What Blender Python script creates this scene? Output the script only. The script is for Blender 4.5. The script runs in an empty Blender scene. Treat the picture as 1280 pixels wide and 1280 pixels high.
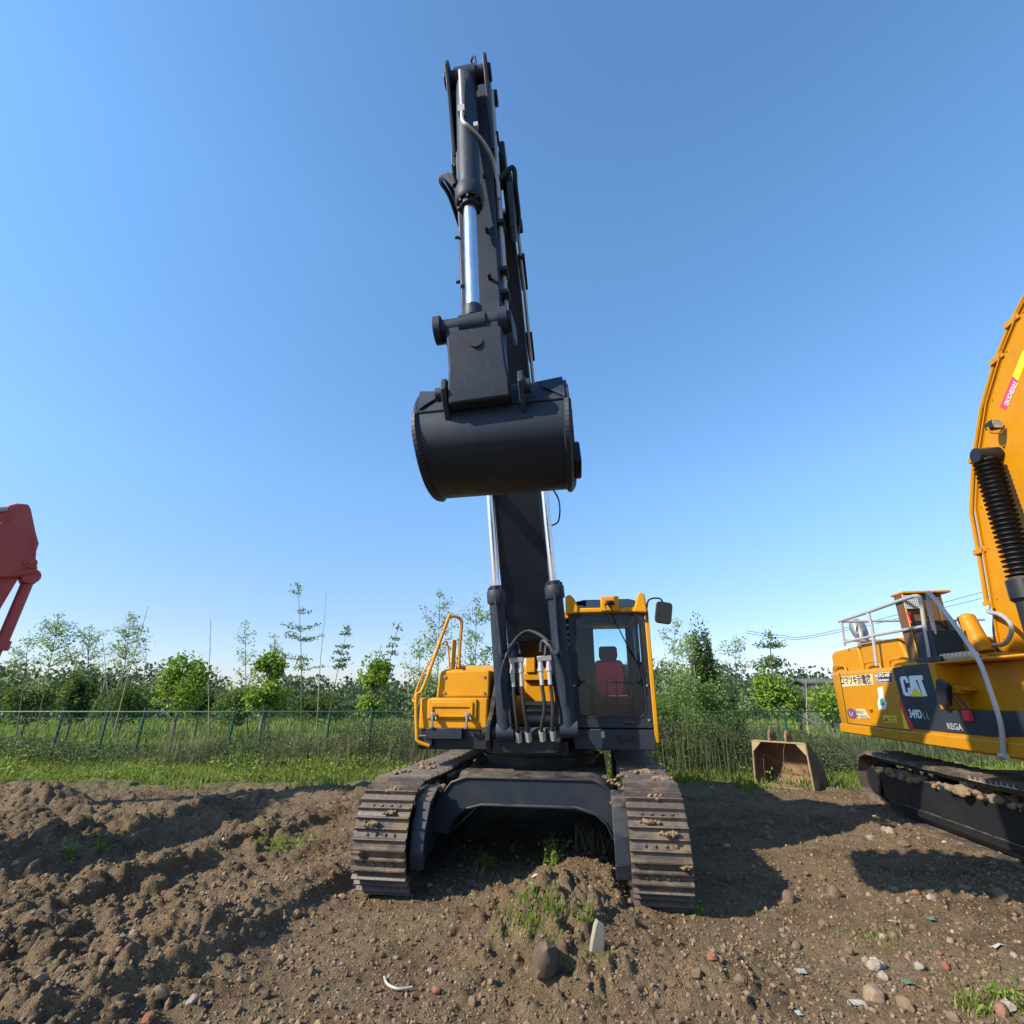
import bpy, math, random
import numpy as np
from mathutils import Vector, Matrix
random.seed(7); RNG = np.random.default_rng(7)
SC = bpy.context.scene; COL = SC.collection
PI = math.pi; R = math.radians
# ------------------------------------------------------------------ camera geometry
CH = 1.75; PITCH = R(19.6); CP, SP = math.cos(PITCH), math.sin(PITCH)
def ray(px, py):
    xc = (px-640)/640; yc = (640-py)/640
    return Vector((xc, CP - SP*yc, SP + CP*yc))
def at(px, py, Y):
    d = ray(px, py); k = Y/d.y
    return Vector((d.x*k, Y, CH + d.z*k))
class Frame:
    def __init__(s, ox, oy, a):
        s.o = Vector((ox, oy, 0)); s.a = a
        s.M = Matrix.Translation(s.o) @ Matrix.Rotation(a, 4, 'Z'); s.I = s.M.inverted()
    def hit(s, px, py, axis, val):
        c = s.I @ Vector((0, 0, CH)); d = s.I.to_3x3() @ ray(px, py)
        k = (val - c[axis])/d[axis]; return c + d*k
    def v(s, px, py, v): return s.hit(px, py, 1, v)
    def u(s, px, py, u): return s.hit(px, py, 0, u)
# ------------------------------------------------------------------ numpy noise
def hsh(ix, iy, s=0):
    h = (ix.astype(np.int64)*374761393 + iy.astype(np.int64)*668265263 + s*982451653) & 0xffffffff
    h = ((h ^ (h >> 13))*1274126177) & 0xffffffff
    h = (h ^ (h >> 16)) & 0xffffffff
    return h/4294967295.0
def vnoise(x, y, s=0):
    ix = np.floor(x); iy = np.floor(y); fx = x-ix; fy = y-iy
    fx = fx*fx*(3-2*fx); fy = fy*fy*(3-2*fy)
    a = hsh(ix, iy, s); b = hsh(ix+1, iy, s); c = hsh(ix, iy+1, s); d = hsh(ix+1, iy+1, s)
    return (a*(1-fx)+b*fx)*(1-fy) + (c*(1-fx)+d*fx)*fy - .5
def fbm(x, y, n=4, s=0):
    r = 0*x; a = 1.0
    for i in range(n): r = r + a*vnoise(x*2**i, y*2**i, s+i*17); a *= .5
    return r
def clod(x, y, s=0, dens=.75):
    """height of half-buried lumps scattered one per cell"""
    ix = np.floor(x); iy = np.floor(y); best = 0*x
    for di in (-1, 0, 1):
        for dj in (-1, 0, 1):
            cx = ix+di; cy = iy+dj
            px = cx + hsh(cx, cy, s+1); py = cy + hsh(cx, cy, s+2)
            rr = .25 + .5*hsh(cx, cy, s+3)**2; on = hsh(cx, cy, s+4) < dens
            e = .6+.8*hsh(cx, cy, s+5)
            d2 = ((x-px)**2*e + (y-py)**2/e)/(rr*rr)
            h = np.sqrt(np.maximum(0, 1-d2))*rr*on
            best = np.maximum(best, h)
    return best
def seg_d(x, y, pts):
    best = 0*x + 1e9; 
    for (x0, y0), (x1, y1) in zip(pts[:-1], pts[1:]):
        dx, dy = x1-x0, y1-y0; L = dx*dx+dy*dy
        t = np.clip(((x-x0)*dx+(y-y0)*dy)/L, 0, 1)
        best = np.minimum(best, np.hypot(x-x0-t*dx, y-y0-t*dy))
    return best
def sm(x, a, b):
    t = np.clip((x-a)/(b-a), 0, 1); return t*t*(3-2*t)
def ground_h(x, y):
    x = np.asarray(x, float); y = np.asarray(y, float)
    wx = x + .25*fbm(x*1.3, y*1.3, 2, 91); wy = y + .25*fbm(x*1.3, y*1.3, 2, 92)
    near = 1 - sm(y, 11, 14.5)
    soil = near*sm(y, -2, 2)
    left = (1-sm(x, -3.2, -1.2))*soil
    right = sm(x, 2.6, 4.2)*soil
    h = .06*fbm(x*.5, y*.5, 3, 5)
    h = h + soil*(.03*fbm(x*2, y*2, 4, 9))
    berm = lambda pts, w, a: a*np.exp(-(seg_d(wx, wy, pts)/w)**2)
    h = h + soil*(berm([(-7.2, 3.2), (-5.9, 6.7), (-4.9, 9.3)], .40, .12)
                  + berm([(-4.6, 3.2), (-3.75, 5.0), (-3.3, 7.2), (-2.9, 9.6)], .30, .08)
                  + berm([(-2.75, 3.2), (-2.35, 4.6), (-1.85, 5.9)], .22, .11)
                  - berm([(-5.4, 3.2), (-4.6, 6.0), (-4.1, 8.5)], .45, .13)
                  - berm([(-2.0, 2.6), (-1.75, 4.2), (-1.35, 5.6)], .35, .06))
    h = h + .42*np.exp(-(((wx+7.6)/.42)**2 + ((wy-9.3)/.45)**2)) + .04*np.exp(-(((wx+6.3)/1.2)**2 + ((wy-9.5)/.35)**2))
    h = h + .17*np.exp(-(((wx-.36)/.50)**2 + ((wy-4.85)/.70)**2)) + .13*np.exp(-(((wx-.75)/.45)**2 + ((wy-6.0)/.9)**2))
    h = h + .12*np.exp(-(((wx-1.35)/.3)**2 + ((wy-4.1)/.3)**2)) + .10*np.exp(-(((wx-3.6)/.5)**2 + ((wy-5.2)/.4)**2))
    h = h + .10*np.exp(-(((wx-4.9)/.35)**2 + ((wy-8.2)/1.5)**2)) + .1*np.exp(-(((wx-4.6)/.5)**2 + ((wy-5.6)/.3)**2))
    def step(x0, y0, x1, y1, amp, dec):
        dx, dy = x1-x0, y1-y0; L = math.hypot(dx, dy); t = ((wx-x0)*dx+(wy-y0)*dy)/L/L; s = -((wx-x0)*dy-(wy-y0)*dx)/L
        return amp*sm(s, -.05, .05)*np.exp(-np.maximum(s, 0)/dec)*sm(t, -.1, .1)*(1-sm(t, .85, 1.1))
    h = h + step(-2.45, 3.2, -1.45, 6.3, .07, .4)*soil + step(-4.0, 3.6, -2.6, 8.6, .085, .5)*soil + step(-5.6, 5.0, -4.0, 10.3, .05, .5)*soil
    rough = soil*(.15 + .62*left*(1-.45*sm(y, 6.5, 10)) + .42*right + 1.8*np.exp(-(((x-.35)/.6)**2+((y-4.7)/.8)**2)) + .6*np.exp(-(((x-1.35)/.4)**2+((y-4.0)/.4)**2)))
    rough = rough*(.45+1.1*(vnoise(x*.9, y*.9, 31)+.5))
    jx = x + .06*fbm(x*9, y*9, 2, 61); jy = y + .06*fbm(x*9, y*9, 2, 62)
    m1 = sm(left, .2, .8)
    h = h + rough*(.42*clod(jx/.42, jy/.42, 3, .45)*.42*m1 + .55*clod(jx/.2, jy/.2, 13, .6)*.2*(.35+.65*m1) + .8*clod(jx/.1, jy/.1, 23, .8)*.1 + .5*clod(jx/.055, jy/.055, 29, .8)*.055)*1.25
    h = h + soil*(.35*clod(jx/.07, jy/.07, 43, .45)*.07*(.5+.5*sm(vnoise(x*.7,y*.7,77),-.2,.3)) + .012*fbm(x*14, y*14, 3, 51))
    # wheel marks under the two crawler machines stay firm
    fl = 0*x
    for (ox, oy, g) in ((.40, 7.65, 1.3), (7.14, 6.7, 1.3)):
        a = R(8.6); dx = x-ox; dy = y-oy
        u = dx*math.cos(a) - dy*math.sin(a); v = dx*math.sin(a) + dy*math.cos(a)
        for s in (-1, 1):
            fl = np.maximum(fl, (1-sm(np.abs(u-s*g), .3, .5))*(1-sm(np.abs(v), 1.95, 2.5)))
    h = h*(1-fl) + fl*(-.01)
    h = h + sm(y, 12, 16)*.10
    return h
def gz(x, y): return float(ground_h(np.array([x]), np.array([y]))[0])
# ------------------------------------------------------------------ materials
def newmat(name):
    m = bpy.data.materials.new(name); m.use_nodes = True
    nt = m.node_tree; nt.nodes.clear()
    out = nt.nodes.new('ShaderNodeOutputMaterial'); b = nt.nodes.new('ShaderNodeBsdfPrincipled')
    nt.links.new(b.outputs[0], out.inputs[0]); return m, nt, b, out
def ramp(nt, src, stops):
    r = nt.nodes.new('ShaderNodeValToRGB'); nt.links.new(src, r.inputs[0])
    el = r.color_ramp.elements
    while len(el) < len(stops): el.new(.5)
    for e, (p, c) in zip(el, stops):
        e.position = p; e.color = (c, c, c, 1) if isinstance(c, (int, float)) else (*c, 1)
    return r.outputs[0]
def noise(nt, scale, detail=4, rough=.55, vec=None, dim='3D'):
    n = nt.nodes.new('ShaderNodeTexNoise'); n.inputs['Scale'].default_value = scale
    n.inputs['Detail'].default_value = detail; n.inputs['Roughness'].default_value = rough
    if vec: nt.links.new(vec, n.inputs['Vector'])
    return n.outputs[0]
def coord(nt, kind='Object'):
    return nt.nodes.new('ShaderNodeTexCoord').outputs[kind]
def mix(nt, f, a, b):
    m = nt.nodes.new('ShaderNodeMix'); m.data_type = 'RGBA'
    for sock, v in ((m.inputs[0], f), (m.inputs[6], a), (m.inputs[7], b)):
        if isinstance(v, (int, float)): sock.default_value = v
        elif isinstance(v, tuple): sock.default_value = (*v, 1)
        else: nt.links.new(v, sock)
    return m.outputs[2]
def bump(nt, b, h, st, dist=.01):
    n = nt.nodes.new('ShaderNodeBump'); n.inputs['Strength'].default_value = st; n.inputs['Distance'].default_value = dist
    nt.links.new(h, n.inputs['Height']); nt.links.new(n.outputs[0], b.inputs['Normal'])
def paint(name, col, rough=.4, dirt=(.16, .12, .08), amt=.35, metal=0.0, coat=0.0, bmp=.05):
    m, nt, b, o = newmat(name); c = coord(nt)
    n1 = ramp(nt, noise(nt, 2.2, 6, .65, c), [(.48, 0.0), (.78, amt)])
    n2 = noise(nt, 9, 4, .6, c)
    var = mix(nt, ramp(nt, n2, [(.3, 0.0), (.8, .5)]), col, tuple(x*.82 for x in col))
    g_ = nt.nodes.new('ShaderNodeNewGeometry'); sp = nt.nodes.new('ShaderNodeSeparateXYZ'); nt.links.new(g_.outputs['Normal'], sp.inputs[0])
    up = ramp(nt, sp.outputs[2], [(.45, 0.0), (.95, .75)]); nd = ramp(nt, noise(nt, 7, 6, .7, c), [(.38, 0.0), (.62, 1.0)])
    du = nt.nodes.new('ShaderNodeMath'); du.operation = 'MULTIPLY'; nt.links.new(up, du.inputs[0]); nt.links.new(nd, du.inputs[1])
    mp = nt.nodes.new('ShaderNodeMapping'); mp.inputs['Scale'].default_value = (60, 60, 5); nt.links.new(c, mp.inputs[0])
    scr = ramp(nt, noise(nt, 1.0, 3, .6, mp.outputs[0]), [(.66, 0.0), (.74, min(.5, amt*1.2))])
    base = mix(nt, scr, mix(nt, n1, var, dirt), tuple(min(1, x*1.2+.06) for x in dirt))
    nt.links.new(mix(nt, du.outputs[0], base, (.21, .16, .105)) if amt >= .14 else base, b.inputs['Base Color'])
    nt.links.new(ramp(nt, n2, [(.2, max(0, rough-.08)), (.85, min(1, rough+.18))]), b.inputs['Roughness'])
    b.inputs['Specular IOR Level'].default_value = .3; b.inputs['Metallic'].default_value = metal; b.inputs['Coat Weight'].default_value = coat
    if bmp: bump(nt, b, noise(nt, 30, 3, .6, c), bmp, .004)
    return m
M = {}
M['yellow'] = paint('yellow_paint', (.60, .255, .0), .5, (.30, .15, .015), .35, coat=0)
M['cat_yellow'] = paint('warm_yellow_paint', (.50, .21, .0), .48, (.28, .14, .015), .35, coat=0)
M['dark'] = paint('charcoal_paint', (.016, .022, .031), .42, (.07, .06, .045), .3)
M['arm'] = paint('dark_grey_arm_paint', (.015, .024, .040), .52, (.075, .07, .06), .35)
M['black'] = paint('black_paint', (.014, .015, .017), .4, (.09, .07, .05), .15)
M['navy'] = paint('dark_slate_decal', (.022, .028, .036), .45, (.1, .08, .06), .1)
M['rubber'] = paint('black_rubber', (.018, .018, .019), .6, (.1, .08, .06), .2)
M['red'] = paint('faded_red_paint', (.44, .075, .06), .45, (.28, .15, .12), .4)
M['chrome'] = paint('chrome_rod', (.72, .74, .76), .2, (.5, .48, .45), .1, metal=1.0, bmp=0)
M['steel'] = paint('worn_steel', (.32, .31, .29), .45, (.2, .14, .09), .5, metal=.7)
M['galv'] = paint('grey_galvanised_tube', (.42, .41, .40), .45, (.25, .2, .15), .3, metal=.2)
M['white'] = paint('white_vinyl', (.78, .78, .76), .5, (.5, .45, .35), .2, bmp=0)
M['redvinyl'] = paint('red_vinyl', (.62, .03, .04), .5, (.4, .2, .1), .1, bmp=0)
M['pink'] = paint('pink_vinyl', (.62, .05, .12), .5, (.4, .2, .1), .1, bmp=0)
M['lemon'] = paint('lemon_vinyl', (.80, .68, .03), .5, (.5, .4, .1), .1, bmp=0)
M['cream'] = paint('cream_sticker', (.62, .50, .30), .5, (.5, .35, .1), .2, bmp=0)
M['purple'] = paint('purple_vinyl', (.14, .06, .16), .5, (.3, .2, .1), .1, bmp=0)
M['greenv'] = paint('green_vinyl', (.05, .28, .16), .5, (.3, .2, .1), .1, bmp=0)
M['maroon'] = paint('dark_red_seat_cloth', (.16, .03, .05), .9, (.08, .03, .04), .3)
M['redcloth'] = paint('red_seat_cloth', (.85, .03, .09), .85, (.2, .02, .03), .3)
M['greycloth'] = paint('dark_grey_cloth', (.05, .05, .06), .9, (.08, .08, .08), .3)
M['brownint'] = paint('brown_painted_panel', (.13, .065, .03), .5, (.1, .07, .03), .4)
M['fence'] = paint('green_coated_wire', (.022, .085, .055), .45, (.1, .12, .08), .3, bmp=0)
M['mesh'] = paint('pale_mesh', (.5, .5, .48), .5, bmp=0)
M['wood'] = paint('grey_bark', (.16, .13, .09), .85, (.08, .07, .05), .5)
M['pole'] = paint('bamboo_cane', (.30, .28, .17), .7, (.15, .13, .08), .4)
M['rustbucket'] = paint('brown_worn_bucket_steel', (.15, .085, .06), .75, (.36, .24, .13), .95)
M['palemud'] = paint('pale_yellowish_edge', (.30, .24, .12), .7, (.18, .12, .07), .8)
M['concrete'] = paint('pale_concrete', (.27, .24, .19), .9, (.25, .19, .12), .6, bmp=.5)
M['brick'] = paint('broken_red_brick', (.22, .085, .05), .9, (.25, .16, .1), .6, bmp=.5)
M['plastic'] = paint('white_plastic_scrap', (.42, .40, .36), .45, (.35, .28, .2), .4)
M['greenscrap'] = paint('green_plastic_scrap', (.05, .19, .12), .5, (.2, .18, .1), .5)
M['bluescrap'] = paint('pale_blue_scrap', (.30, .48, .60), .5, (.3, .25, .2), .3)
M['orange'] = paint('orange_reflector', (.85, .28, .02), .4, amt=.05)
M['lamp'] = paint('lamp_glass', (.6, .58, .5), .15, amt=.1, bmp=0)
M['hut'] = paint('weathered_dark_boards', (.10, .10, .09), .8)
M['hutroof'] = paint('dark_roof_sheet', (.06, .075, .07), .7)
def track_mat():
    m, nt, b, o = newmat('muddy_track_steel'); c = coord(nt)
    f = ramp(nt, noise(nt, 3.0, 8, .7, c), [(.50, 0.0), (.64, 1.0)])
    f2 = noise(nt, 25, 5, .7, c)
    steel = mix(nt, f2, (.045, .035, .030), (.135, .105, .085))
    mud = mix(nt, f2, (.14, .10, .06), (.25, .185, .115))
    nt.links.new(mix(nt, f, steel, mud), b.inputs['Base Color'])
    nt.links.new(ramp(nt, f, [(0, .48), (1, .95)]), b.inputs['Roughness'])
    b.inputs['Metallic'].default_value = .15
    bump(nt, b, noise(nt, 40, 5, .7, c), .5, .008); return m
M['track'] = track_mat()
M['wear'] = paint('rubbed_grouser_steel', (.36, .31, .26), .5, (.2, .14, .1), .6, metal=.2)
def glass_mat(name, tint, alpha, rough=.03):
    m, nt, b, o = newmat(name)
    t = nt.nodes.new('ShaderNodeBsdfTransparent'); t.inputs[0].default_value = (*tint, 1)
    g = nt.nodes.new('ShaderNodeBsdfGlossy'); g.inputs['Roughness'].default_value = 0.0
    fr = nt.nodes.new('ShaderNodeFresnel'); fr.inputs[0].default_value = 1.33
    ms = nt.nodes.new('ShaderNodeMixShader'); ma = nt.nodes.new('ShaderNodeMath'); ma.operation = 'MULTIPLY_ADD'
    ma.inputs[1].default_value = 1.0; ma.inputs[2].default_value = alpha
    nt.links.new(fr.outputs[0], ma.inputs[0]); nt.links.new(ma.outputs[0], ms.inputs[0])
    nt.links.new(t.outputs[0], ms.inputs[1]); nt.links.new(g.outputs[0], ms.inputs[2])
    nt.links.new(ms.outputs[0], o.inputs[0]); return m
M['glass'] = glass_mat('tinted_cab_glass', (.84, .94, .95), .0)
M['greenglass'] = glass_mat('green_roof_glass', (.12, .3, .24), .10)
def leaf_mat(name, a, b_, trans=.35, rough=.55):
    m, nt, b, o = newmat(name)
    g = nt.nodes.new('ShaderNodeNewGeometry'); r = g.outputs['Random Per Island']
    c = mix(nt, r, a, b_); c = mix(nt, ramp(nt, noise(nt, .9, 2, .5, coord(nt)), [(.35, 0.0), (.7, .35)]), c, tuple(x*.6 for x in a))
    nt.links.new(c, b.inputs['Base Color']); b.inputs['Roughness'].default_value = rough
    b.inputs['Specular IOR Level'].default_value = .3
    t = nt.nodes.new('ShaderNodeBsdfTranslucent'); nt.links.new(mix(nt, .5, c, (.25, .35, .02)), t.inputs[0])
    ms = nt.nodes.new('ShaderNodeMixShader'); ms.inputs[0].default_value = trans
    nt.links.new(b.outputs[0], ms.inputs[1]); nt.links.new(t.outputs[0], ms.inputs[2]); nt.links.new(ms.outputs[0], o.inputs[0])
    return m
M['leaf_pale'] = leaf_mat('pale_green_leaves', (.24, .34, .12), (.40, .50, .23), .5)
M['leaf_bright'] = leaf_mat('bright_green_leaves', (.13, .23, .025), (.30, .42, .06), .4)
M['leaf_dark'] = leaf_mat('dark_green_leaves', (.03, .065, .02), (.08, .13, .035))
M['leaf_mid'] = leaf_mat('mid_green_leaves', (.07, .125, .03), (.17, .24, .065), .4)
M['leaf_far'] = leaf_mat('far_green_leaves', (.028, .052, .028), (.068, .095, .048), .2)
M['grass'] = leaf_mat('fresh_grass', (.12, .18, .025), (.27, .32, .07), .4)
M['weed'] = leaf_mat('grey_green_weeds', (.055, .072, .035), (.15, .165, .08), .3)
M['straw'] = leaf_mat('dry_straw_stalks', (.12, .10, .065), (.24, .20, .12), .3)
def ground_mat():
    m, nt, b, o = newmat('soil_and_grass_ground'); P = coord(nt)
    L = nt.links
    n1 = noise(nt, .55, 4, .6, P); n2 = noise(nt, 5, 6, .65, P); n3 = noise(nt, 38, 4, .65, P)
    soil = mix(nt, ramp(nt, n1, [(.35, 0.0), (.65, 1.0)]), (.175, .112, .055), (.275, .185, .098))
    soil = mix(nt, ramp(nt, n2, [(.35, 0.0), (.7, .8)]), soil, (.11, .072, .041))
    soil = mix(nt, ramp(nt, n3, [(.45, 0.0), (.75, .6)]), soil, (.42, .315, .205))
    soil = mix(nt, ramp(nt, noise(nt, 1.7, 5, .7, P), [(.46, 0.0), (.62, .55)]), soil, (.25, .20, .105))
    soil = mix(nt, ramp(nt, noise(nt, 2.9, 4, .7, P), [(.50, 0.0), (.66, .55)]), soil, (.235, .165, .12))
    soil = mix(nt, ramp(nt, noise(nt, 75, 3, .7, P), [(.34, .7), (.43, 0.0)]), soil, (.06, .038, .02))
    soil = mix(nt, ramp(nt, noise(nt, .9, 6, .75, P), [(.50, 0.0), (.60, .6)]), soil, (.095, .062, .034))
    # pebbles, brick crumbs
    v = nt.nodes.new('ShaderNodeTexVoronoi'); v.inputs['Scale'].default_value = 22; v.inputs['Randomness'].default_value = 1; L.new(P, v.inputs['Vector'])
    sep = nt.nodes.new('ShaderNodeSeparateColor'); L.new(v.outputs['Color'], sep.inputs[0])
    near = ramp(nt, v.outputs['Distance'], [(.13, 1.0), (.19, 0.0)])
    def gate(src, lo):
        mm = nt.nodes.new('ShaderNodeMath'); mm.operation = 'GREATER_THAN'; L.new(src, mm.inputs[0]); mm.inputs[1].default_value = lo
        m2 = nt.nodes.new('ShaderNodeMath'); m2.operation = 'MULTIPLY'; L.new(mm.outputs[0], m2.inputs[0]); L.new(near, m2.inputs[1]); return m2.outputs[0]
    soil = mix(nt, gate(sep.outputs[0], .90), soil, (.50, .44, .34))
    soil = mix(nt, gate(sep.outputs[1], .965), soil, (.27, .10, .055))
    # grass by place
    s = nt.nodes.new('ShaderNodeSeparateXYZ'); L.new(P, s.inputs[0])
    ad = nt.nodes.new('ShaderNodeMath'); ad.operation = 'MULTIPLY_ADD'; L.new(noise(nt, .8, 5, .7, P), ad.inputs[0]); ad.inputs[1].default_value = 4.5; L.new(s.outputs[1], ad.inputs[2])
    mr = nt.nodes.new('ShaderNodeMapRange'); mr.inputs[1].default_value = 13.2; mr.inputs[2].default_value = 14.6; L.new(ad.outputs[0], mr.inputs[0])
    green = mix(nt, n2, (.085, .11, .03), (.19, .20, .075))
    L.new(mix(nt, mr.outputs[0], soil, green), b.inputs['Base Color'])
    b.inputs['Roughness'].default_value = .95; b.inputs['Specular IOR Level'].default_value = .15
    a1 = nt.nodes.new('ShaderNodeMath'); a1.operation = 'ADD'; L.new(n3, a1.inputs[0]); L.new(noise(nt, 110, 3, .6, P), a1.inputs[1])
    bump(nt, b, a1.outputs[0], 1.0, .035)
    return m
M['ground'] = ground_mat()
M['rock'] = paint('brown_stone', (.13, .09, .055), .95, (.08, .055, .035), .9, bmp=1)
M['darkclod'] = paint('dark_moist_lump', (.085, .06, .04), .95, (.15, .10, .06), .7, bmp=1)
M['clod'] = paint('soil_clod', (.20, .135, .075), .95, (.11, .07, .04), .9, bmp=.8)
# ------------------------------------------------------------------ mesh builder
def xf_id(p): return p
class MB:
    def __init__(s, xf=None): s.v = []; s.f = []; s.xf = xf
    def add(s, vs, fs):
        n = len(s.v); s.v += [tuple(p) for p in vs]; s.f += [tuple(i+n for i in f) for f in fs]; return s
    def box(s, x0, x1, y0, y1, z0, z1, rot=None):
        vs = [Vector((x, y, z)) for z in (z0, z1) for y in (y0, y1) for x in (x0, x1)]
        if rot: 
            c = Vector(((x0+x1)/2, (y0+y1)/2, (z0+z1)/2)); vs = [c + rot @ (p-c) for p in vs]
        return s.add(vs, [(0, 2, 3, 1), (4, 5, 7, 6), (0, 1, 5, 4), (2, 6, 7, 3), (0, 4, 6, 2), (1, 3, 7, 5)])
    def tube(s, pts, r, n=10, cap=True, r2=None):
        pts = [Vector(p) for p in pts]; k = len(pts); rs = r if isinstance(r, (list, tuple)) else [r]*k
        if r2 is not None: rs = [r + (r2-r)*i/(k-1) for i in range(k)]
        vs = []; fs = []; prev = None
        for i, p in enumerate(pts):
            d = (pts[min(i+1, k-1)]-pts[max(i-1, 0)]).normalized()
            if prev is None: a = d.orthogonal().normalized()
            else: a = (prev - d*prev.dot(d)); a = a.normalized() if a.length > 1e-6 else d.orthogonal().normalized()
            prev = a; b = d.cross(a)
            for j in range(n):
                t = 2*PI*j/n; vs.append(p + (a*math.cos(t)+b*math.sin(t))*rs[i])
        for i in range(k-1):
            for j in range(n):
                fs.append((i*n+j, i*n+(j+1) % n, (i+1)*n+(j+1) % n, (i+1)*n+j))
        if cap: fs.append(tuple(range(n-1, -1, -1))); fs.append(tuple((k-1)*n+j for j in range(n)))
        return s.add(vs, fs)
    def prism(s, poly, a0, a1, axis=0):
        """poly in the two remaining axes, extruded along axis; a0/a1 may be lists per point"""
        n = len(poly); A0 = a0 if isinstance(a0, (list, tuple)) else [a0]*n; A1 = a1 if isinstance(a1, (list, tuple)) else [a1]*n
        def P(a, q):
            if axis == 0: return (a, q[0], q[1])
            if axis == 1: return (q[0], a, q[1])
            return (q[0], q[1], a)
        vs = [P(A0[i], poly[i]) for i in range(n)] + [P(A1[i], poly[i]) for i in range(n)]
        fs = [tuple(range(n-1, -1, -1)), tuple(range(n, 2*n))] + [(i, (i+1) % n, n+(i+1) % n, n+i) for i in range(n)]
        return s.add(vs, fs)
    def loft(s, secs, close=True):
        n = len(secs[0]); vs = [p for q in secs for p in q]; fs = []
        for i in range(len(secs)-1):
            for j in range(n): fs.append((i*n+j, i*n+(j+1) % n, (i+1)*n+(j+1) % n, (i+1)*n+j))
        if close: fs += [tuple(range(n-1, -1, -1)), tuple((len(secs)-1)*n+j for j in range(n))]
        return s.add(vs, fs)
    def ring(s, outer, inner, a0, a1, axis=1):
        """frame between two polygons with the same number of points, extruded"""
        n = len(outer)
        def P(a, q): return (a, q[0], q[1]) if axis == 0 else ((q[0], a, q[1]) if axis == 1 else (q[0], q[1], a))
        vs = [P(a0, q) for q in outer]+[P(a0, q) for q in inner]+[P(a1, q) for q in outer]+[P(a1, q) for q in inner]; fs = []
        for i in range(n):
            j = (i+1) % n
            fs += [(i, j, n+j, n+i), (2*n+i, 3*n+i, 3*n+j, 2*n+j), (i, 2*n+i, 2*n+j, j), (n+i, n+j, 3*n+j, 3*n+i)]
        return s.add(vs, fs)
    def build(s, name, mat, parent=None, bevel=0, smooth=35, seg=2):
        vs = s.v if s.xf is None else [s.xf(Vector(p)) for p in s.v]
        me = bpy.data.meshes.new(name); me.from_pydata([tuple(p) for p in vs], [], s.f)
        import bmesh
        bm = bmesh.new(); bm.from_mesh(me); bmesh.ops.recalc_face_normals(bm, faces=bm.faces); bm.to_mesh(me); bm.free()
        me.materials.append(mat if not isinstance(mat, str) else M[mat])
        me.polygons.foreach_set('use_smooth', [True]*len(me.polygons)); me.set_sharp_from_angle(angle=R(smooth))
        o = bpy.data.objects.new(name, me); COL.objects.link(o)
        if parent: o.parent = parent
        if bevel:
            b = o.modifiers.new('bevel', 'BEVEL'); b.width = bevel; b.segments = seg; b.limit_method = 'ANGLE'; b.angle_limit = R(35)
            b.harden_normals = False
        return o
def tag(o, label=None, cat=None, group=None, kind=None):
    if label: o['label'] = label
    if cat: o['category'] = cat
    if group: o['group'] = group
    if kind: o['kind'] = kind
    return o
def empty(name, loc, rz=0, label=None, cat=None, group=None):
    o = bpy.data.objects.new(name, None); COL.objects.link(o); o.location = loc; o.rotation_euler = (0, 0, rz)
    return tag(o, label, cat, group)
def fastmesh(name, V, F, mat, smooth=False, parent=None):
    """V (n,3) float, F (m,k) int"""
    me = bpy.data.meshes.new(name); k = F.shape[1]
    me.vertices.add(len(V)); me.vertices.foreach_set('co', np.asarray(V, np.float32).ravel())
    me.loops.add(F.size); me.loops.foreach_set('vertex_index', F.astype(np.int32).ravel())
    me.polygons.add(len(F)); me.polygons.foreach_set('loop_start', np.arange(0, F.size, k, dtype=np.int32))
    me.polygons.foreach_set('use_smooth', np.full(len(F), smooth))
    me.materials.append(M[mat]); me.update(calc_edges=True)
    o = bpy.data.objects.new(name, me); COL.objects.link(o)
    if parent: o.parent = parent
    return o
def bez(pts, n=8):
    """Catmull-Rom through pts"""
    P = [Vector(p) for p in pts]; P = [2*P[0]-P[1]] + P + [2*P[-1]-P[-2]]; out = []
    for i in range(1, len(P)-2):
        for k in range(n):
            t = k/n; a, b, c, d = P[i-1], P[i], P[i+1], P[i+2]
            out.append(.5*((2*b)+(c-a)*t+(2*a-5*b+4*c-d)*t*t+(3*b-a-3*c+d)*t**3))
    out.append(P[-2]); return out
def rrect(x0, x1, z0, z1, r, n=5):
    out = []
    for cx, cz, a in ((x1-r, z1-r, 0), (x0+r, z1-r, 90), (x0+r, z0+r, 180), (x1-r, z0+r, 270)):
        for i in range(n): t = R(a+90*i/(n-1)); out.append((cx+r*math.cos(t), cz+r*math.sin(t)))
    return out
def text_mesh(name, body, size, mat, mtx, parent, depth=.002, bold=0.0, sx=1.0):
    cu = bpy.data.curves.new('t', 'FONT'); cu.body = body; cu.size = size; cu.extrude = depth; cu.offset = bold; cu.resolution_u = 3
    cu.align_x = 'LEFT'
    t = bpy.data.objects.new('t', cu); COL.objects.link(t)
    bpy.context.view_layer.update()
    dg = bpy.context.evaluated_depsgraph_get(); me = bpy.data.meshes.new_from_object(t.evaluated_get(dg))
    bpy.data.objects.remove(t); bpy.data.curves.remove(cu)
    me.transform(Matrix.Diagonal((sx, 1, 1, 1))); me.transform(mtx)
    me.materials.clear(); me.materials.append(M[mat]); me.name = name
    o = bpy.data.objects.new(name, me); COL.objects.link(o); o.parent = parent; return o
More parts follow.
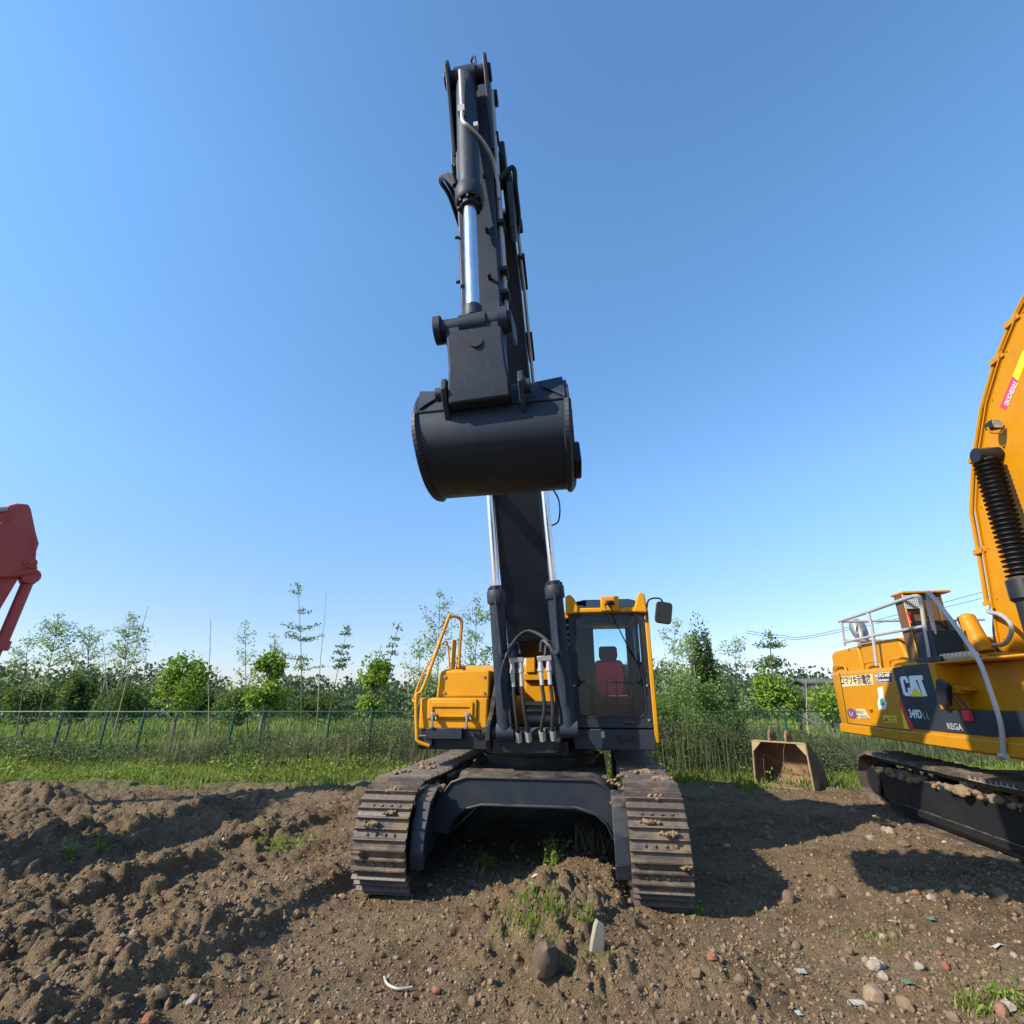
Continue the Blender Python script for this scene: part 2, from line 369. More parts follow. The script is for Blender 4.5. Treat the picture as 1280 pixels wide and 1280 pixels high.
# ------------------------------------------------------------------ crawler tracks
def track_path(L, r, sag=.03, zc=None, n_arc=14):
    """closed loop in (v,z), starting on top going to the front (-v)"""
    pts = []; h = L/2 - r
    k = 16
    for i in range(k): t = i/k; pts.append((h-2*h*t, 2*r - sag*math.sin(PI*t)))
    for i in range(n_arc): t = PI*i/n_arc; pts.append((-h - r*math.sin(t), r + r*math.cos(t)))
    for i in range(k): t = i/k; pts.append((-h+2*h*t, 0))
    for i in range(n_arc): t = PI*i/n_arc; pts.append((h + r*math.sin(t), r - r*math.cos(t)))
    return pts
def resample(pts, n):
    P = np.array(pts+[pts[0]]); d = np.hypot(*np.diff(P, axis=0).T); s = np.r_[0, np.cumsum(d)]
    t = np.arange(n)/n*s[-1]; return np.c_[np.interp(t, s, P[:, 0]), np.interp(t, s, P[:, 1])], s[-1]/n
def wear_tips(o, nshoe):
    o.data.materials.append(M['wear']); nf = 18
    for i in range(nshoe):
        for e in (4, 8, 12): o.data.polygons[i*nf+2+e].material_index = 1
def make_track(parent, cu, side, L, r, width, nshoe, frame_hw=.2, label=None, drop=.03, visible_out=True):
    tr = bpy.data.objects.new('track', None); 
    ctr, pitch = resample(track_path(L, r), nshoe)
    m = MB(); lk = MB()
    for i in range(nshoe):
        p = ctr[i]; q = ctr[(i+1) % nshoe]; d = np.array(q)-np.array(p); ln = np.hypot(*d); d = d/ln; nrm = np.array((d[1], -d[0]))
        # outward normal: away from loop centre
        mid = (np.array(p)+np.array(q))/2
        if np.dot(nrm, mid-np.array((np.clip(mid[0], -(L/2-r), L/2-r), r))) < 0: nrm = -nrm
        jit = random.uniform(-.004, .004)
        prof = [(-.02, 0), (ln-.012, 0), (ln-.012, .012), (ln*.86, .014), (ln*.83, .052), (ln*.78, .052), (ln*.73, .014), (ln*.50, .012), (ln*.46, .046), (ln*.41, .046), (ln*.37, .012), (ln*.13, .014), (ln*.09, .052), (ln*.04, .052), (ln*.01, .014), (-.02, .008)]
        poly = [tuple(np.array(p)+d*a+nrm*(b+jit)) for a, b in prof]
        m.prism(poly, cu-width/2+random.uniform(-.003, .003), cu+width/2)
        for s in (-1, 1):
            l = [tuple(np.array(p)+d*a+nrm*b) for a, b in ((0, -.09), (ln*.9, -.09), (ln*1.02, -.05), (ln*1.0, -.002), (0, -.002), (-.02, -.05))]
            lk.prism(l, cu+s*.09-.02, cu+s*.09+.02)
            for bb in (.045, .13):
                b0 = np.array(p)+d*ln*.62+nrm*.012; b1 = b0+nrm*.016
                m.tube([(cu+s*bb, *b0), (cu+s*bb, *b1)], .014, 6)
    tk = m.build('track', 'track', parent, smooth=25)
    if label: tk['label'] = label
    wear_tips(tk, nshoe)
    lk.build('chain_link', 'track', tk)
    # wheels
    h = L/2-r
    for vv, nm in ((-h, 'idler_wheel'), (h, 'drive_sprocket')):
        w = MB(); w.tube([(cu-.11, vv, r), (cu-.07, vv, r), (cu-.065, vv, r), (cu+.065, vv, r), (cu+.07, vv, r), (cu+.11, vv, r)], [.09, .1, r-.1, r-.1, .1, .09], 28)
        if nm == 'drive_sprocket':
            w.tube([(cu-.24, vv, r), (cu+.24, vv, r)], r*.52, 24)
            for k in range(18):
                t = 2*PI*k/18; c, s_ = math.cos(t), math.sin(t); R0 = r-.12; R1 = r-.05
                w.add([(cu+a, vv+c*rr-s_*b, r+s_*rr+c*b) for a in (-.03, .03) for rr, b in ((R0, -.035), (R0, .035), (R1, .015), (R1, -.015))],
                      [(0, 1, 2, 3), (4, 7, 6, 5), (0, 3, 7, 4), (1, 5, 6, 2), (3, 2, 6, 7)])
        w.build(nm, 'black', tk, smooth=40)
    ro = MB()
    nr = 8
    for i in range(nr):
        vv = -h+.35 + (2*h-.7)*i/(nr-1); ro.tube([(cu-.17, vv, .15), (cu-.1, vv, .15), (cu-.1, vv, .15), (cu+.1, vv, .15), (cu+.1, vv, .15), (cu+.17, vv, .15)], [.07, .11, .09, .09, .11, .07], 14)
    for vv in (-h*.35, h*.4): ro.tube([(cu-.12, vv, 2*r-.17), (cu+.12, vv, 2*r-.17)], .075, 14)
    ro.build('rollers', 'black', tk)
    f = MB()
    f.prism([(-h+.12, .2), (h-.25, .2), (h-.25, r+.16), (h-.5, 2*r-.2), (-h+.6, 2*r-.2), (-h+.12, r+.12)], cu-frame_hw, cu+frame_hw)
    f.prism([(-h+.3, .10), (h-.4, .10), (h-.4, .2), (-h+.3, .2)], cu-frame_hw-.02, cu-frame_hw+.02)
    f.prism([(-h+.3, .10), (h-.4, .10), (h-.4, .2), (-h+.3, .2)], cu+frame_hw-.02, cu+frame_hw+.02)
    f.build('track_frame', 'black', tk, bevel=.012)
    return tk
def clump(parent, c, size, n, mat='clod', name='mud_clump', seed=0, flat=.5):
    """a lump of earth made of small irregular chunks joined in one mesh"""
    rr = random.Random(seed); V = []; F = []
    import bmesh
    bm = bmesh.new()
    for i in range(n):
        r = size*rr.uniform(.10, .34); p = Vector((rr.gauss(0, size*.42), rr.gauss(0, size*.42), rr.uniform(0, size*flat)))
        q = bmesh.ops.create_icosphere(bm, subdivisions=2, radius=r, matrix=Matrix.Translation(p) @ Matrix.Rotation(rr.uniform(0, 6), 4, 'Z'))
        for v in q['verts']:
            d = v.co-p; k = 1+.9*(math.sin(v.co.x*60/(size*6+.3)+i)*math.sin(v.co.y*47/(size*6+.3)+2*i)*math.cos(v.co.z*53/(size*6+.3)))*.35
            v.co = p + Vector((d.x*k*rr.uniform(.9, 1.1), d.y*k*rr.uniform(.9, 1.1), d.z*k*.8))
    me = bpy.data.meshes.new(name); bm.to_mesh(me); bm.free(); me.materials.append(M[mat])
    me.polygons.foreach_set('use_smooth', [True]*len(me.polygons)); me.set_sharp_from_angle(angle=R(40))
    o = bpy.data.objects.new(name, me); COL.objects.link(o); o.location = c
    if parent: o.parent = parent
    return o
# ================================================================== EXCAVATOR 1
F1 = Frame(.40, 7.65, -R(8.6))
X1 = empty('excavator', F1.o, -R(8.6), 'black and yellow crawler excavator with raised dark boom and bucket, red seat in its cab', 'excavator', 'excavators parked in the yard')
TL = make_track(X1, -1.252, -1, 4.95, .455, .51, 46)
TR = make_track(X1, 1.235, 1, 4.95, .455, .50, 46)
for t, u in ((TL, -1.3), (TR, 1.3)):
    for k, (v, z, s, uu) in enumerate(((-2.44, .62, .05, .03), (-2.2, .86, .05, -.05), (-1.7, .93, .07, .1), (-1.25, .92, .08, -.06), (-.8, .92, .07, .1), (-2.50, .4, .035, .14), (-2.41, .70, .045, -.12))):
        clump(t, (u+uu*(1 if u > 0 else -1), v, z), s*1.5, 34, seed=k+int(u*10)+40, flat=.3)
for k in range(10):
    clump(TR, (.93+random.uniform(-.05, .06), -1.75+random.uniform(-.12, .15), .62+k*.035), .07, 9, seed=90+k, mat='clod')
clump(TL, (-.93, -1.75, .80), .10, 18, seed=77)
# undercarriage frame: arched front cross member between the tracks
uf = MB()
top = [(-.98, .42), (-.93, .70), (-.78, .88), (-.62, .93), (.70, .93), (.84, .86), (.93, .72), (.97, .45)]
bot = [(-.80, .40), (-.74, .55), (-.62, .64), (-.45, .68), (.50, .68), (.70, .63), (.80, .55), (.86, .42)]
uf.ring(top+[(.97, .12), (-.98, .12)][:0], bot, -1.62, -1.30) if False else None
def arch(mb, T, B, v0, v1):
    n = len(T); vs = [(u, v0, z) for u, z in T]+[(u, v0, z) for u, z in B]+[(u, v1, z) for u, z in T]+[(u, v1, z) for u, z in B]; fs = []
    for i in range(n-1):
        fs += [(i, i+1, n+i+1, n+i), (2*n+i, 3*n+i, 3*n+i+1, 2*n+i+1), (i, 2*n+i, 2*n+i+1, i+1), (n+i, n+i+1, 3*n+i+1, 3*n+i)]
    fs += [(0, n, 3*n, 2*n), (n-1, 3*n-1, 4*n-1, 2*n-1)] if False else [(0, n, 3*n, 2*n), (n-1, 2*n-1, 4*n-1, 3*n-1)]
    mb.add(vs, fs)
arch(uf, top, bot, -1.78, -1.2)
arch(uf, [(u, z+.012) for u, z in top], [(u*1.0, z-.0) for u, z in [(t[0]*.985, t[1]-.012) for t in top]], -1.80, -1.76)
arch(uf, [(b[0]*1.01, b[1]+.014) for b in bot], [(b[0], b[1]-.012) for b in bot], -1.80, -1.74)
uf.prism([(-1.5, .62), (1.5, .62), (1.1, .90), (-1.1, .90)], -.85, .85)     # centre body
uf.build('undercarriage_frame', 'dark', X1, bevel=.012)
g = MB()   # curved guard plates beside each idler
for s, u0 in ((-1, -.99), (1, .955)):
    P = [(-2.32, .26), (-2.36, .38), (-2.33, .55), (-2.2, .74), (-1.95, .84), (-1.6, .86), (-1.6, .34), (-1.8, .26)]
    g.prism(P, u0, u0+.035)
    Q = [(-2.36+.0, .25), (-2.40, .37), (-2.37, .57), (-2.23, .78), (-1.96, .88)]
    n = len(Q); 
    for i in range(n-1):
        (a, b), (c, d) = Q[i], Q[i+1]; (e, f_), (g_, h_) = P[i], P[i+1]
        g.add([(u0-.0-(.10 if s > 0 else 0), a, b), (u0+.035+(.10 if s < 0 else 0), a, b), (u0+.035+(.10 if s < 0 else 0), c, d), (u0-(.10 if s > 0 else 0), c, d),
               (u0-(.10 if s > 0 else 0), e, f_), (u0+.035+(.10 if s < 0 else 0), e, f_), (u0+.035+(.10 if s < 0 else 0), g_, h_), (u0-(.10 if s > 0 else 0), g_, h_)],
              [(0, 1, 2, 3), (4, 7, 6, 5), (0, 4, 5, 1), (3, 2, 6, 7), (0, 3, 7, 4), (1, 5, 6, 2)])
g.build('idler_guard', 'dark', X1, bevel=.006)
sr = MB(); sr.tube([(0, 0, .90), (0, 0, 1.12)], .72, 40); sr.tube([(0, 0, .98), (0, 0, 1.02)], .78, 40); sr.build('slewing_ring', 'black', X1)
# ---------------- upper structure
pf = MB()
pf.box(-.46, .42, -1.15, 2.6, 1.08, 1.22)                     # centre deck
pf.box(-1.42, -.46, -1.0, 2.6, 1.12, 1.28); pf.box(.42, 1.45, .75, 2.6, 1.12, 1.28)
for u0, u1 in ((-.50, -.44), (.30, .36)):
    pf.prism([(-1.30, 1.12), (-1.42, 1.25), (-1.40, 1.42), (-1.2, 1.55), (-.5, 2.3), (-.1, 2.3), (.6, 1.6), (1.5, 1.4), (1.5, 1.12)], u0, u1)
pf.box(-.44, .30, -1.32, -1.2, 1.12, 1.30)
pf.tube([(-.55, -1.30, 1.33), (.42, -1.30, 1.33)], .065, 16)
pf.build('revolving_frame', 'black', X1, bevel=.012)
bd = MB()   # engine house and counterweight behind
bd.prism([(.8, 1.28), (.8, 2.05), (1.0, 2.2), (2.5, 2.2), (2.6, 2.1), (2.6, 1.28)], -1.42, 1.42)
bd.build('engine_hood', 'yellow', X1, bevel=.04)
cw = MB()
N = 14; cwp = [(-1.5, 2.55), (1.5, 2.55)] + [(1.5*math.cos(R(t)), 2.75+.65*math.sin(R(t))) for t in np.linspace(0, 180, N)]
cw.prism(cwp, 1.10, 2.15, axis=2); cw.build('counterweight', 'dark', X1, bevel=.05)
hb = MB()   # yellow bracket and grille seen under the boom arch
hb.box(-.28, .24, .55, .79, 1.30, 1.95); hb.box(-.26, -.12, .45, .79, 2.06, 2.34); hb.box(-.02, .28, .50, .79, 2.06, 2.12); hb.box(-.3, .26, .48, .79, 1.95, 2.06)
hb.build('service_cover', 'yellow', X1, bevel=.01)
gr = MB()
for k in range(7): gr.box(-.11, .24, .58, .60, 2.13+k*.028, 2.145+k*.028)
gr.box(-.12, .25, .602, .62, 2.12, 2.33); gr.build('grille', 'black', X1)
vb = MB(); vb.box(-.22, .2, .2, .55, 1.25, 1.60); vb.tube([(-.25, .15, 1.42), (.25, .15, 1.42)], .13, 20); vb.box(-.3, .28, -.1, .1, 1.6, 1.66)
vb.build('valve_block', 'steel', X1, bevel=.01)
# ---------------- left tool box, fuel box, steps, handrail
LBv = -1.02
def q1(px, py, v): c = F1.v(px, py, v); return (c.x, c.z)
lo = MB(); a = q1(525, 872, LBv); b = q1(611, 872, LBv); c = q1(523, 912, LBv)
uL, uR = a[0], b[0]-.01; zT, zB = a[1], c[1]
lo.box(uL, uR, LBv, -.35, zB, zT); lo.build('tool_box', 'yellow', X1, bevel=.03, seg=3)
tb = bpy.context.scene.objects[-1] if False else None
dr = MB(); dr.box(uL+.11, uR-.13, LBv-.028, LBv+.01, zB+.12, zT-.012); d_ = dr.build('tool_box_door', 'yellow', X1, bevel=.02, seg=3)
dr2 = MB(); dr2.ring([(uL+.17, zT-.05), (uR-.18, zT-.05), (uR-.18, zB+.15), (uL+.17, zB+.15)], [(uL+.185, zT-.11), (uR-.215, zT-.11), (uR-.215, zB+.16), (uL+.185, zB+.16)], LBv-.048, LBv-.027)
dr2.build('door_rib', 'yellow', d_, bevel=.006)
for uu in (uL+.20, uR-.24):
    l = MB(); l.tube([(uu, LBv-.05, zB+.17), (uu, LBv-.085, zB+.17)], .034, 12); l.box(uu-.014, uu+.012, LBv-.10, LBv-.07, zB+.03, zB+.18); l.box(uu-.03, uu+.01, LBv-.095, LBv-.03, zB+.02, zB+.05); l.tube([(uu+.02, LBv-.05, zB+.2), (uu+.05, LBv-.09, zB+.12)], .008, 6)
    l.build('latch', 'steel', X1, bevel=.003)
up = MB(); a = q1(549, 838, LBv+.10); b = q1(612, 838, LBv+.1); c = q1(545, 871, LBv+.1)
up.prism([(c[0], zT), (a[0], a[1]-.03), (a[0]+.04, a[1]), (b[0], a[1]), (b[0], zT)], LBv+.10, .75, axis=1)
up.build('fuel_tank_cover', 'yellow', X1, bevel=.03, seg=3)
bl = MB()
for x in (a[0]+.08, b[0]-.07):
    for z in (zT+.06, a[1]-.08): bl.tube([(x, LBv+.105, z), (x, LBv+.085, z)], .018, 10)
bl.build('bolt', 'steel', X1)
cp = MB(); cx = (a[0]+b[0])/2-.1
cp.tube([(cx+.0, LBv+.3, a[1]-.02), (cx+.0, LBv+.3, a[1]+.06)], .07, 16); cp.build('filler_cap', 'yellow', X1, bevel=.006)
sk = MB(); sk.box(uL+.02, uR, LBv+.03, -.35, 1.12, zB+.004); sk.box(uL+.12, uR-.3, LBv-.07, LBv+.03, zB-.10, zB+.025)
sk.box(uL-.02, uL+.2, LBv-.05, LBv+.02, 1.16, zB-.08)
sk.build('step', 'dark', X1, bevel=.008)
rl = MB(); pts = [q1(p, y, LBv-.02) for p, y in ((538, 932), (525, 926), (523, 915), (522, 870), (530, 858), (556, 775), (560, 769), (568, 769), (572, 776), (570, 800), (568, 834))]
z0 = [LBv-.06, LBv-.08, LBv-.08, LBv-.06, LBv-.03, LBv+.1, LBv+.12, LBv+.17, LBv+.2, LBv+.2, LBv+.2]
rl.tube(bez([(p[0], v, p[1]) for p, v in zip(pts, z0)], 5), .021, 10)
w0 = F1.v(568, 800, LBv+.2); rl.tube([(w0.x, w0.y, w0.z), (w0.x-.01, w0.y, a[1]-.01)], .03, 10)
rl.box(w0.x-.1, w0.x+.14, LBv+.14, LBv+.26, a[1]-.005, a[1]+.015)
rl.build('handrail', 'yellow', X1)
r2 = MB(); pts = [q1(p, y, LBv+.3) for p, y in ((521, 877), (513, 876), (512, 870), (514, 855), (520, 835), (540, 800), (545, 802), (545, 836))]
r2.tube(bez([(p[0], LBv+.3+.1*k, p[1]) for k, p in enumerate(pts)], 4), .012, 8); r2.build('handrail', 'yellow', X1)
# ---------------- cab
CV = -1.03                     # front plane of the cab
cu0, cu1 = .45, 1.49; cz0, cz1 = 1.14, 3.0; cvb = .72
A = q1(716, 937, CV); B = q1(821, 937, CV); T = q1(709, 745, CV)
cu0, cu1, cz0, cz1 = A[0]+.005, B[0]+.01, A[1], T[1]
cab = empty('cab', (0, 0, 0)); cab.parent = X1
z_sill = q1(760, 910, CV)[1]; z_head = q1(760, 768, CV)[1]
ww = MB()
outer = rrect(cu0, cu1-.02, z_sill, z_head+.10, .03); inner = rrect(cu0+.085, cu1-.095, z_sill+.12, z_head-.0, .10)
ww.ring(outer, inner, CV, CV+.10)
ra, rb = q1(741, 780, cvb), q1(787, 868, cvb); RWN = (ra[0], rb[0], rb[1], ra[1])
# side and rear walls with openings
def wall_ring(axis, o, i, a0, a1): ww.ring(o, i, a0, a1, axis)
wall_ring(0, rrect(CV+.10, cvb, cz0+.3, cz1-.12, .03), rrect(CV+.24, cvb-.12, cz0+.95, cz1-.25, .06), cu0, cu0+.05)
wall_ring(0, rrect(CV+.10, cvb, cz0+.3, cz1-.12, .03), rrect(CV+.24, cvb-.75, cz0+.75, cz1-.25, .06), cu1-.07, cu1-.02)
wall_ring(1, rrect(cu0+.05, cu1-.07, cz0+.3, cz1-.12, .03), rrect(*RWN, .08), cvb-.05, cvb)
ww.box(cu0, cu1-.02, CV+.1, cvb, cz0+.28, cz0+.36)
ww.build('cab_shell', 'dark', cab, bevel=.008)
lp = MB(); lp.box(cu0+.01, cu1-.01, CV+.01, cvb, cz0, z_sill-.012); lp.build('lower_panel', 'dark', cab, bevel=.012)
sc_ = MB(); 
for uu, zz in ((cu0+.05, z_sill+.07), (cu1-.07, z_sill+.09), (cu0+.04, q1(718, 857, CV)[1]), (cu1-.06, q1(718, 857, CV)[1])): sc_.tube([(uu, CV+.005, zz), (uu, CV-.012, zz)], .014, 10)
sc_.build('screw', 'steel', cab)
bk = MB(); bk.box(cu1-.42, cu1-.28, CV-.03, CV+.012, cz0+.10, cz0+.17); bk.tube([(cu1-.45, CV+.01, cz0+.14), (cu1-.45, CV-.02, cz0+.14)], .012, 8); bk.tube([(cu1-.25, CV+.01, cz0+.14), (cu1-.25, CV-.02, cz0+.14)], .012, 8)
bk.tube([(cu1-.35, CV-.02, z_sill+.055), (cu1-.24, CV-.02, z_sill+.055)], .014, 8)
bk.build('lamp_bracket', 'black', cab, bevel=.004)
ns = MB(); ns.box(cu0+.33, cu0+.37, CV+.0, CV+.012, cz0+.13, cz0+.20); ns.build('plate', 'galv', cab)
wg = MB(); zm = q1(760, 853, CV)[1]
wg.prism(rrect(cu0+.088, cu1-.098, zm+.006, z_head-.003, .08), CV+.035, CV+.041, axis=1); wg.build('windscreen', 'glass', cab)
wg = MB(); wg.prism(rrect(cu0+.088, cu1-.098, z_sill+.123, zm-.006, .08), CV+.035, CV+.041, axis=1); wg.build('lower_windscreen', 'glass', cab)
wg = MB(); wg.prism(rrect(RWN[0]+.002, RWN[1]-.002, RWN[2]+.002, RWN[3]-.002, .08), cvb-.03, cvb-.024, axis=1); wg.build('rear_window', 'glass', cab)
fr = MB(); fr.box(cu0+.088, cu1-.098, CV+.028, CV+.046, zm-.006, zm+.006); fr.build('window_divider', 'black', cab)
sl = MB(); sl.ring(rrect(cu0+.075, cu1-.085, z_sill+.11, z_head+.01, .10), rrect(cu0+.089, cu1-.099, z_sill+.124, z_head-.004, .088), CV-.008, CV+.02); sl.build('window_seal', 'rubber', cab)
# roof
rf = MB(); zr = z_head+.02
rf.box(cu0-.02, cu1-.0, CV-.03, CV+.04, zr, zr+.065)
rf.prism([(cu0-.03, zr-.02), (cu0-.03, zr+.21), (cu0+.03, zr+.24), (cu0+.08, zr+.19), (cu0+.13, zr+.08), (cu0+.13, zr)], CV-.05, CV+.06, axis=1)
rf.prism([(cu1+.02, zr-.02), (cu1+.0, zr+.22), (cu1-.06, zr+.25), (cu1-.10, zr+.18), (cu1-.13, zr+.08), (cu1-.16, zr)], CV-.05, CV+.06, axis=1)
cm = (cu0+cu1)/2+.04
rf.box(cm-.11, cm+.12, CV-.06, CV+.05, zr+.01, zr+.20)
rf.box(cu0-.02, cu0+.10, CV+.06, cvb, zr, zr+.16); rf.box(cu1-.12, cu1, CV+.06, cvb, zr, zr+.16); rf.box(cu0+.1, cu1-.12, cvb-.5, cvb, zr, zr+.16)
rf.build('roof_frame', 'yellow', cab, bevel=.018)
gg = MB(); gg.prism([(cu0+.10, zr+.04), (cu1-.12, zr+.04), (cu1-.12, zr+.15), (cu1-.2, zr+.17), (cu0+.2, zr+.17), (cu0+.10, zr+.15)], CV+.0, CV+.6, axis=1); gg.build('skylight', 'greenglass', cab, bevel=.01)
rw = MB(); rw.box(cu0+.1, cu1-.12, CV+.62, cvb-.1, zr+.02, zr+.1); rw.build('roof_lining', 'greycloth', cab)
dfr = MB()   # yellow door edge on the outer side
dfr.prism([(CV+.02, z_sill-.16), (CV-.015, z_sill+.1), (CV-.01, zr+.02), (CV+.06, zr+.05), (CV+.12, zr+.02), (CV+.10, z_sill)], cu1-.02, cu1+.03); dfr.box(cu1-.02, cu1+.02, CV+.1, cvb, cz0+.05, cz0+.9)
dfr.build('door', 'yellow', cab, bevel=.01)
dg_ = MB()
for k in range(-2, 3): dg_.tube([(cm+.02*k, CV-.07, zr+.13+.01*(k % 2)), (cm+.02*k+.004, CV-.10, zr+.09)], .014, 8)
dg_.build('wiper_motor', 'black', cab)
wp = MB(); wp.tube([(cm, CV-.07, zr+.10), (cm+.06, CV-.05, zr-.12), (cm+.16, CV-.03, zr-.35), (cm+.30, CV-.02, zr-.62), (cm+.36, CV-.02, zr-.74)], .007, 6); wp.tube([(cm+.30, CV-.012, zr-.50), (cm+.36, CV-.012, zr-.95)], .009, 6)
wp.tube([(cm-.06, CV-.06, zr+.10), (cm-.0, CV-.04, zr-.1)], .008, 6); wp.build('wiper', 'black', cab)
# mirror
mi = MB(); e0 = F1.v(808, 764, CV); e1 = F1.v(811, 750, CV-.05); e2 = F1.v(824, 748, CV-.05); e3 = F1.v(829, 754, CV-.05)
mi.tube([F1.v(808, 778, CV), e0], .02, 8); mi.tube(bez([e0, e1, e2, e3, F1.v(829, 758, CV-.05)], 5), .011, 8)
mo = mi.build('mirror_arm', 'black', cab)
c = F1.v(829.5, 766, CV-.05); pr = rrect(-.10, .10, -.135, .135, .045)
mh = MB(); rot = Matrix.Rotation(R(10), 3, 'Y')
mh.loft([[c+rot @ Vector((x*.8, .05, z*.8)) for x, z in pr], [c+rot @ Vector((x, .0, z)) for x, z in pr], [c+rot @ Vector((x*.95, -.03, z*.95)) for x, z in pr]])
mh.build('mirror', 'black', cab, bevel=.004)
# interior
se = MB(); sv = -.1; su = q1(761, 830, sv)[0]
def cushion(mb, x0, x1, prof): 
    mb.prism(prof, x0, x1)
cushion(se, su-.24, su+.24, [(sv-.5, 1.62), (sv-.5, 1.72), (sv+.02, 1.74), (sv+.1, 1.7), (sv+.08, 1.60)])
se.loft([[(su+x*w, sv+.02+dv, z) for x, dv in ((-1, 0), (1, 0), (1, .14), (-1, .14))] for z, w in ((1.72, .22), (1.95, .24), (2.12, .22), (2.20, .16))])
se.loft([[(su+x*w, sv+.04+dv, z) for x, dv in ((-1, 0), (1, 0), (1, .11), (-1, .11))] for z, w in ((2.20, .11), (2.26, .13), (2.36, .125), (2.39, .11))])
se.box(su-.08, su+.08, sv+.06, sv+.1, 2.16, 2.24); se.box(su-.2, su+.2, sv-.4, sv+.1, 1.48, 1.62)
st = se.build('operator_seat', 'maroon', cab, bevel=.03, seg=3)
rc = MB(); rc.loft([[(su+x, sv+.012+dv, z) for x, dv in ((-w, 0), (w, 0), (w, .01), (-w, .01))] for z, w in ((1.66, .08), (1.8, .17), (2.0, .19), (2.17, .17))])
rc.build('seat_cover', 'redcloth', st, bevel=.004)
ct = MB()
for s in (-1, 1): ct.box(su+s*.37-.1, su+s*.37+.1, sv-.5, sv+.1, 1.5, 1.84); ct.tube([(su+s*.36, sv-.42, 1.84), (su+s*.35, sv-.46, 2.0)], .02, 8)
ct.tube([(su-.06, sv-.62, 1.46), (su-.06, sv-.66, 1.92)], .012, 6); ct.tube([(su+.06, sv-.62, 1.46), (su+.06, sv-.66, 1.95)], .012, 6)
ct.box(su+.28, su+.42, sv-.62, sv-.56, 2.0, 2.14)
ct.build('console', 'black', cab, bevel=.01)
hd = MB(); hd.tube(bez([(cu1-.19, CV+.16, z_sill+.25), (cu1-.18, CV+.1, zm+.5), (cu1-.24, CV+.14, z_head-.1)], 6), .012, 8); hd.tube([(cu0+.17, CV+.12, zm-.02), (cu0+.2, CV+.16, zm+.08)], .05, 12)
hd.build('grab_handle', 'rubber', cab)
lv = MB()   # louvres of the body beside the cab
for k in range(4): lv.box(.30, .47, .1, .16, 2.42+k*.09, 2.46+k*.09)
lv.build('louvre', 'galv', X1, bevel=.004)
lb = MB(); lb.box(.28, .48, .18, .6, 1.3, 2.8); lb.build('air_cleaner_housing', 'dark', X1, bevel=.02)
lb = MB(); lb.box(.28, .48, .12, .6, 2.802, 2.93); lb.build('housing_lid', 'yellow', X1, bevel=.02)
# ---------------- arm group (leans a little towards the left)
def LEAN(p):
    u, v, z = p; s, c = math.sin(R(3.2)), math.cos(R(3.2)); u = u + (-.05 - .042*(v+.6)) + .03
    return Vector((u*c-(z-2)*s, v, 2+(z-2)*c+u*s))
def V_(Y): return (Y-7.65)*1.011
def YZ(Y, Z, u=0.0): return Vector((u, V_(Y), Z))
bm_ = MB(LEAN)
S_ = [(7.02, 2.42, 7.62, 2.25, .33), (6.85, 2.7, 7.5, 2.85, .32), (6.5, 3.25, 7.18, 3.65, .31), (6.02, 4.1, 6.75, 4.75, .285), (5.35, 5.15, 5.95, 5.8, .29), (4.65, 6.05, 5.1, 6.55, .29), (4.12, 6.62, 4.45, 7.1, .28)]
bm_.loft([[YZ(a, b, -w), YZ(a, b, w), YZ(c, d, w), YZ(c, d, -w)] for a, b, c, d, w in S_])
for s in (-1, 1):   # foot fork and tip fork
    u0, u1 = (s*.33, s*.23) if s > 0 else (-.33, -.23)
    bm_.prism([(V_(7.02), 2.45), (V_(7.05), 2.0), (V_(7.2), 1.78), (V_(7.45), 1.75), (V_(7.6), 1.95), (V_(7.62), 2.28)], min(u0, u1), max(u0, u1))
    bm_.prism([(V_(4.12), 6.62), (V_(3.85), 6.72), (V_(3.68), 6.88), (V_(3.66), 7.05), (V_(3.78), 7.2), (V_(4.0), 7.24), (V_(4.45), 7.1)], min(s*.28, s*.22), max(s*.28, s*.22))
boom = bm_.build('boom', 'arm', X1, bevel=.012)
ed = MB(LEAN)
for s in (-1, 1):
    ed.tube([YZ(a, b, s*w) for a, b, c, d, w in S_[1:]], .014, 6)
ed.build('edge_flange', 'arm', boom)
pp = MB(LEAN)   # steel oil pipes along the boom's outer side
for k, off in enumerate((.05, .11, .17)):
    pts = [YZ(a+(c-a)*(.25+.25*k), b+(d-b)*(.25+.25*k), w+.045) for a, b, c, d, w in S_[1:]]
    pp.tube(pts, .018, 8)
    pts = [YZ(a+(c-a)*(.3+.3*k), b+(d-b)*(.3+.3*k), -w-.04) for a, b, c, d, w in S_[2:]]
    if k < 2: pp.tube(pts, .016, 8)
pp.build('oil_pipe', 'galv', boom)
ck = MB(LEAN)
for t in (.6, 1.5, 2.5, 3.5, 4.4, 5.2):
    i = int(t); f = t-i; q = [S_[i+1][j]*(f)+S_[i][j]*(1-f) for j in range(5)] if i+1 < len(S_) else S_[-1]
    c = YZ((q[0]+q[2])/2, (q[1]+q[3])/2, q[4]+.04); ck.box(c.x-.03, c.x+.05, c.y-.25, c.y+.25, c.z-.03, c.z+.03)
ck.build('pipe_clamp', 'dark', boom, bevel=.004)
